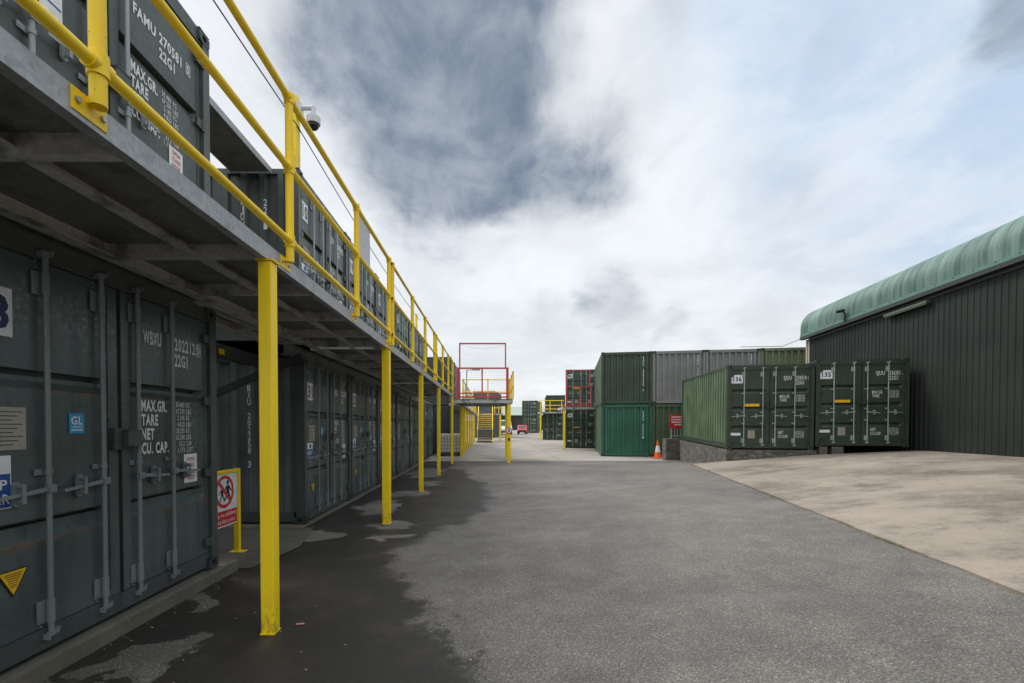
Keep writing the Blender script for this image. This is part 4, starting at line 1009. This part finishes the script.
for i, (a, b) in enumerate(((.05, .55), (.05, .62), (.05, .60), (.18, .62))):
    x = a
    while x < b: w = random.uniform(.03, .07); mb.box(x, min(b, x+w), -.049, -.0452, .94-i*.115, 1.0-i*.115); x += w+.02
mb.build('wording', M_WHITE, p)
r = thing('traffic_cone', 'orange traffic cone with a white band beside the bottom stack containers', 'cone', (7.83, 21.95, gz(7.83, 21.95)+.006))
M_ORANGE = plain('cone_orange', (.85, .13, .02), .5)
MB().box(-.22, .22, -.22, .22, 0, .045).build('base', M_ORANGE, r, .01)
MB().tube((0, 0, .045), (0, 0, .30), .17, 20, .125, False).build('lower_cone', M_ORANGE, r)
MB().tube((0, 0, .30), (0, 0, .60), .127, 20, .075, False).build('white_band', M_WHITE, r)
MB().tube((0, 0, .60), (0, 0, .85), .073, 20, .03).build('upper_cone', M_ORANGE, r)

# ------------------------------------------------------------------ vehicles far down the yard
M_VANW = plain('van_white_paint', (.70, .71, .72), .3); M_WIND = plain('vehicle_glass', (.02, .025, .03), .08); M_TYRE = plain('tyre_rubber', (.015, .015, .015), .8); M_LAMP = plain('headlamp', (.6, .62, .62), .15)
def vehicle(name, label, cat, loc, rz, W_, side, glass_side, screen, paint_, wheels, wr):
    r = thing(name, label, cat, loc, (0, 0, rz))
    MB().prism(side, 0, -W_/2, W_/2).build('body', paint_, r, .06)
    mb = MB(); a, b = screen; w = W_/2-.12
    n = Vector((0, -(b[1]-a[1]), (b[0]-a[0]))).normalized()*.012
    if n.y > 0: n = -n
    mb.face([Vector((-w, a[0], a[1]))+n, Vector((w, a[0], a[1]))+n, Vector((w*.9, b[0], b[1]))+n, Vector((-w*.9, b[0], b[1]))+n]); mb.build('windscreen', M_WIND, r)
    for s in (-1, 1):
        mb = MB(); x = s*(W_/2+.004); mb.face([(x, *q) for q in glass_side]); mb.build('side_window', M_WIND, r)
        MB().box(s*(W_/2-.30)-.13, s*(W_/2-.30)+.13, side[0][0]-.02, side[0][0]+.03, .62, .78).build('headlight', M_LAMP, r, .01)
        for y in wheels:
            q = MB().tube((s*(W_/2-.20), y, wr), (s*(W_/2+.005), y, wr), wr, 18).build('wheel', M_TYRE, r)
            MB().tube((s*(W_/2+.006), y, wr), (s*(W_/2+.016), y, wr), wr*.6, 14).build('rim', M_STEEL, q)
    MB().box(-W_*.32, W_*.32, side[0][0]-.02, side[0][0]+.02, .38, .58).build('grille', M_TYRE, r)
    MB().box(-W_/2+.02, W_/2-.02, side[0][0]-.05, side[0][0]+.05, .22, .36).build('bumper', M_CABLE, r)
    MB().box(-.26, .26, side[0][0]-.058, side[0][0]-.051, .24, .34).build('registration_plate', M_WHITE, r)
    return r
vehicle('parked_van', 'white van facing the yard, far off behind the speed sign post', 'van', (1.75, 62, gz(1.75, 62)+.008), R(4), 1.95,
        [(0, .25), (0, .85), (.25, 1.05), (.95, 1.22), (1.6, 1.95), (2.0, 2.05), (5.0, 2.05), (5.1, .3)], [(1.2, 1.25), (1.75, 1.85), (2.4, 1.85), (2.4, 1.25)], ((.95, 1.23), (1.6, 1.94)), M_VANW, (.95, 4.1), .33)
vehicle('parked_car', 'small red car at the far end of the yard in front of the dark containers', 'car', (4.25, 66, gz(4.2, 66)+.008), R(-6), 1.35,
        [(0, .22), (0, .62), (.15, .74), (.9, .86), (1.5, 1.28), (1.9, 1.34), (2.9, 1.32), (3.5, .85), (3.5, .25)], [(1.15, .88), (1.6, 1.24), (2.8, 1.24), (3.2, .88)], ((.92, .88), (1.48, 1.27)), paint('car_red_paint', (.55, .02, .025), .3, .05, .1), (.7, 2.8), .28)

# ------------------------------------------------------------------ far shed and lamp
r = thing('far_shed', 'low distant shed with a pale green roof beyond the red car', 'building', (1.0, 104, gz(3, 104)-.1))
MB().box(0, 11, 0, 14, 0, 3.4).build('wall', plain('far_shed_wall', (.03, .032, .03), .7), r)
mb = MB(); mb.prism([(-.5, 3.41), (7, 5.6), (14.5, 3.41)], 0, -.4, 11.4); mb.build('roof', plain('far_shed_roof', (.30, .37, .31), .6), r)
mb = MB(); mb.box(1.2, 3.8, -.03, .0, 0, 2.8); mb.build('door', M_GASKET, r)
r = thing('lamp_post', 'grey lamp on a slim pole behind the red gate', 'lamp', (-1.62, 29.9, 2.702))
MB().tube((0, 0, 0), (0, 0, 2.45), .035, 10).build('pole', M_GALV, r); MB().tube((0, 0, 2.42), (.35, 0, 2.46), .025, 8).build('arm', M_GALV, r)
MB().box(.33, .86, -.12, .12, 2.42, 2.51).build('lamp_head', M_GALV, r, .02)
# yard litter and grass at the apron's edge
mg, t_, b_ = new_mat('grass_blade'); setb(t_, b_, Base_Color=(.10, .16, .025), Roughness=.7)
mb = MB()
for vc, n_, sp in ((1.45, 130, .45), (2.5, 40, .5), (4.5, 26, .6), (6.6, 40, .9), (8.6, 22, .4), (-.4, 30, .6), (11.2, 60, .4)):
    for _ in range(n_):
        v_ = random.gauss(vc, sp*.5); u_ = random.gauss(-.01, .012); h = random.uniform(.008, .035); q = apt(u_, v_, slab_z(0)-.012)
        a = random.uniform(0, 6.28); w = .0035
        mb.face([(q[0]-w*math.cos(a), q[1]-w*math.sin(a), q[2]), (q[0]+w*math.cos(a), q[1]+w*math.sin(a), q[2]), (q[0]+h*.5*math.sin(a*3), q[1]+h*.4*math.cos(a*2), q[2]+h)])
tag(mb.build('grass', mg), 'thin grass growing along the edge of the concrete apron', 'grass', kind='stuff')
ml = plain('dry_leaf', (.30, .25, .17), .8); ml2 = plain('pale_scrap', (.5, .47, .42), .8)
mb = MB()
for i in range(190):
    x = random.uniform(-2.6, 1.2) if i < 60 else -2.72+abs(random.gauss(0, .12)); y = random.uniform(2.2, 9); z = gz(x, y)+.004; a = random.uniform(0, 6.28); s = random.uniform(.006, .016)
    mb.face([(x+s*math.cos(a+k*1.57)*(1 if k % 2 else .5), y+s*math.sin(a+k*1.57)*(1 if k % 2 else .5), z+random.uniform(0, .006)) for k in range(4)])
tag(mb.build('debris', ml), 'scattered tiny pale leaf scraps on the wet asphalt', 'litter', kind='stuff')
mb = MB(); x, y = -1.49, 3.58; mb.tube((x-.03, y, .012), (x+.03, y+.012, .012), .008, 8)
tag(mb.build('litter_scrap', plain('pink_scrap', (.45, .2, .17), .7)), 'small pinkish scrap of litter near the first yellow post', 'litter')
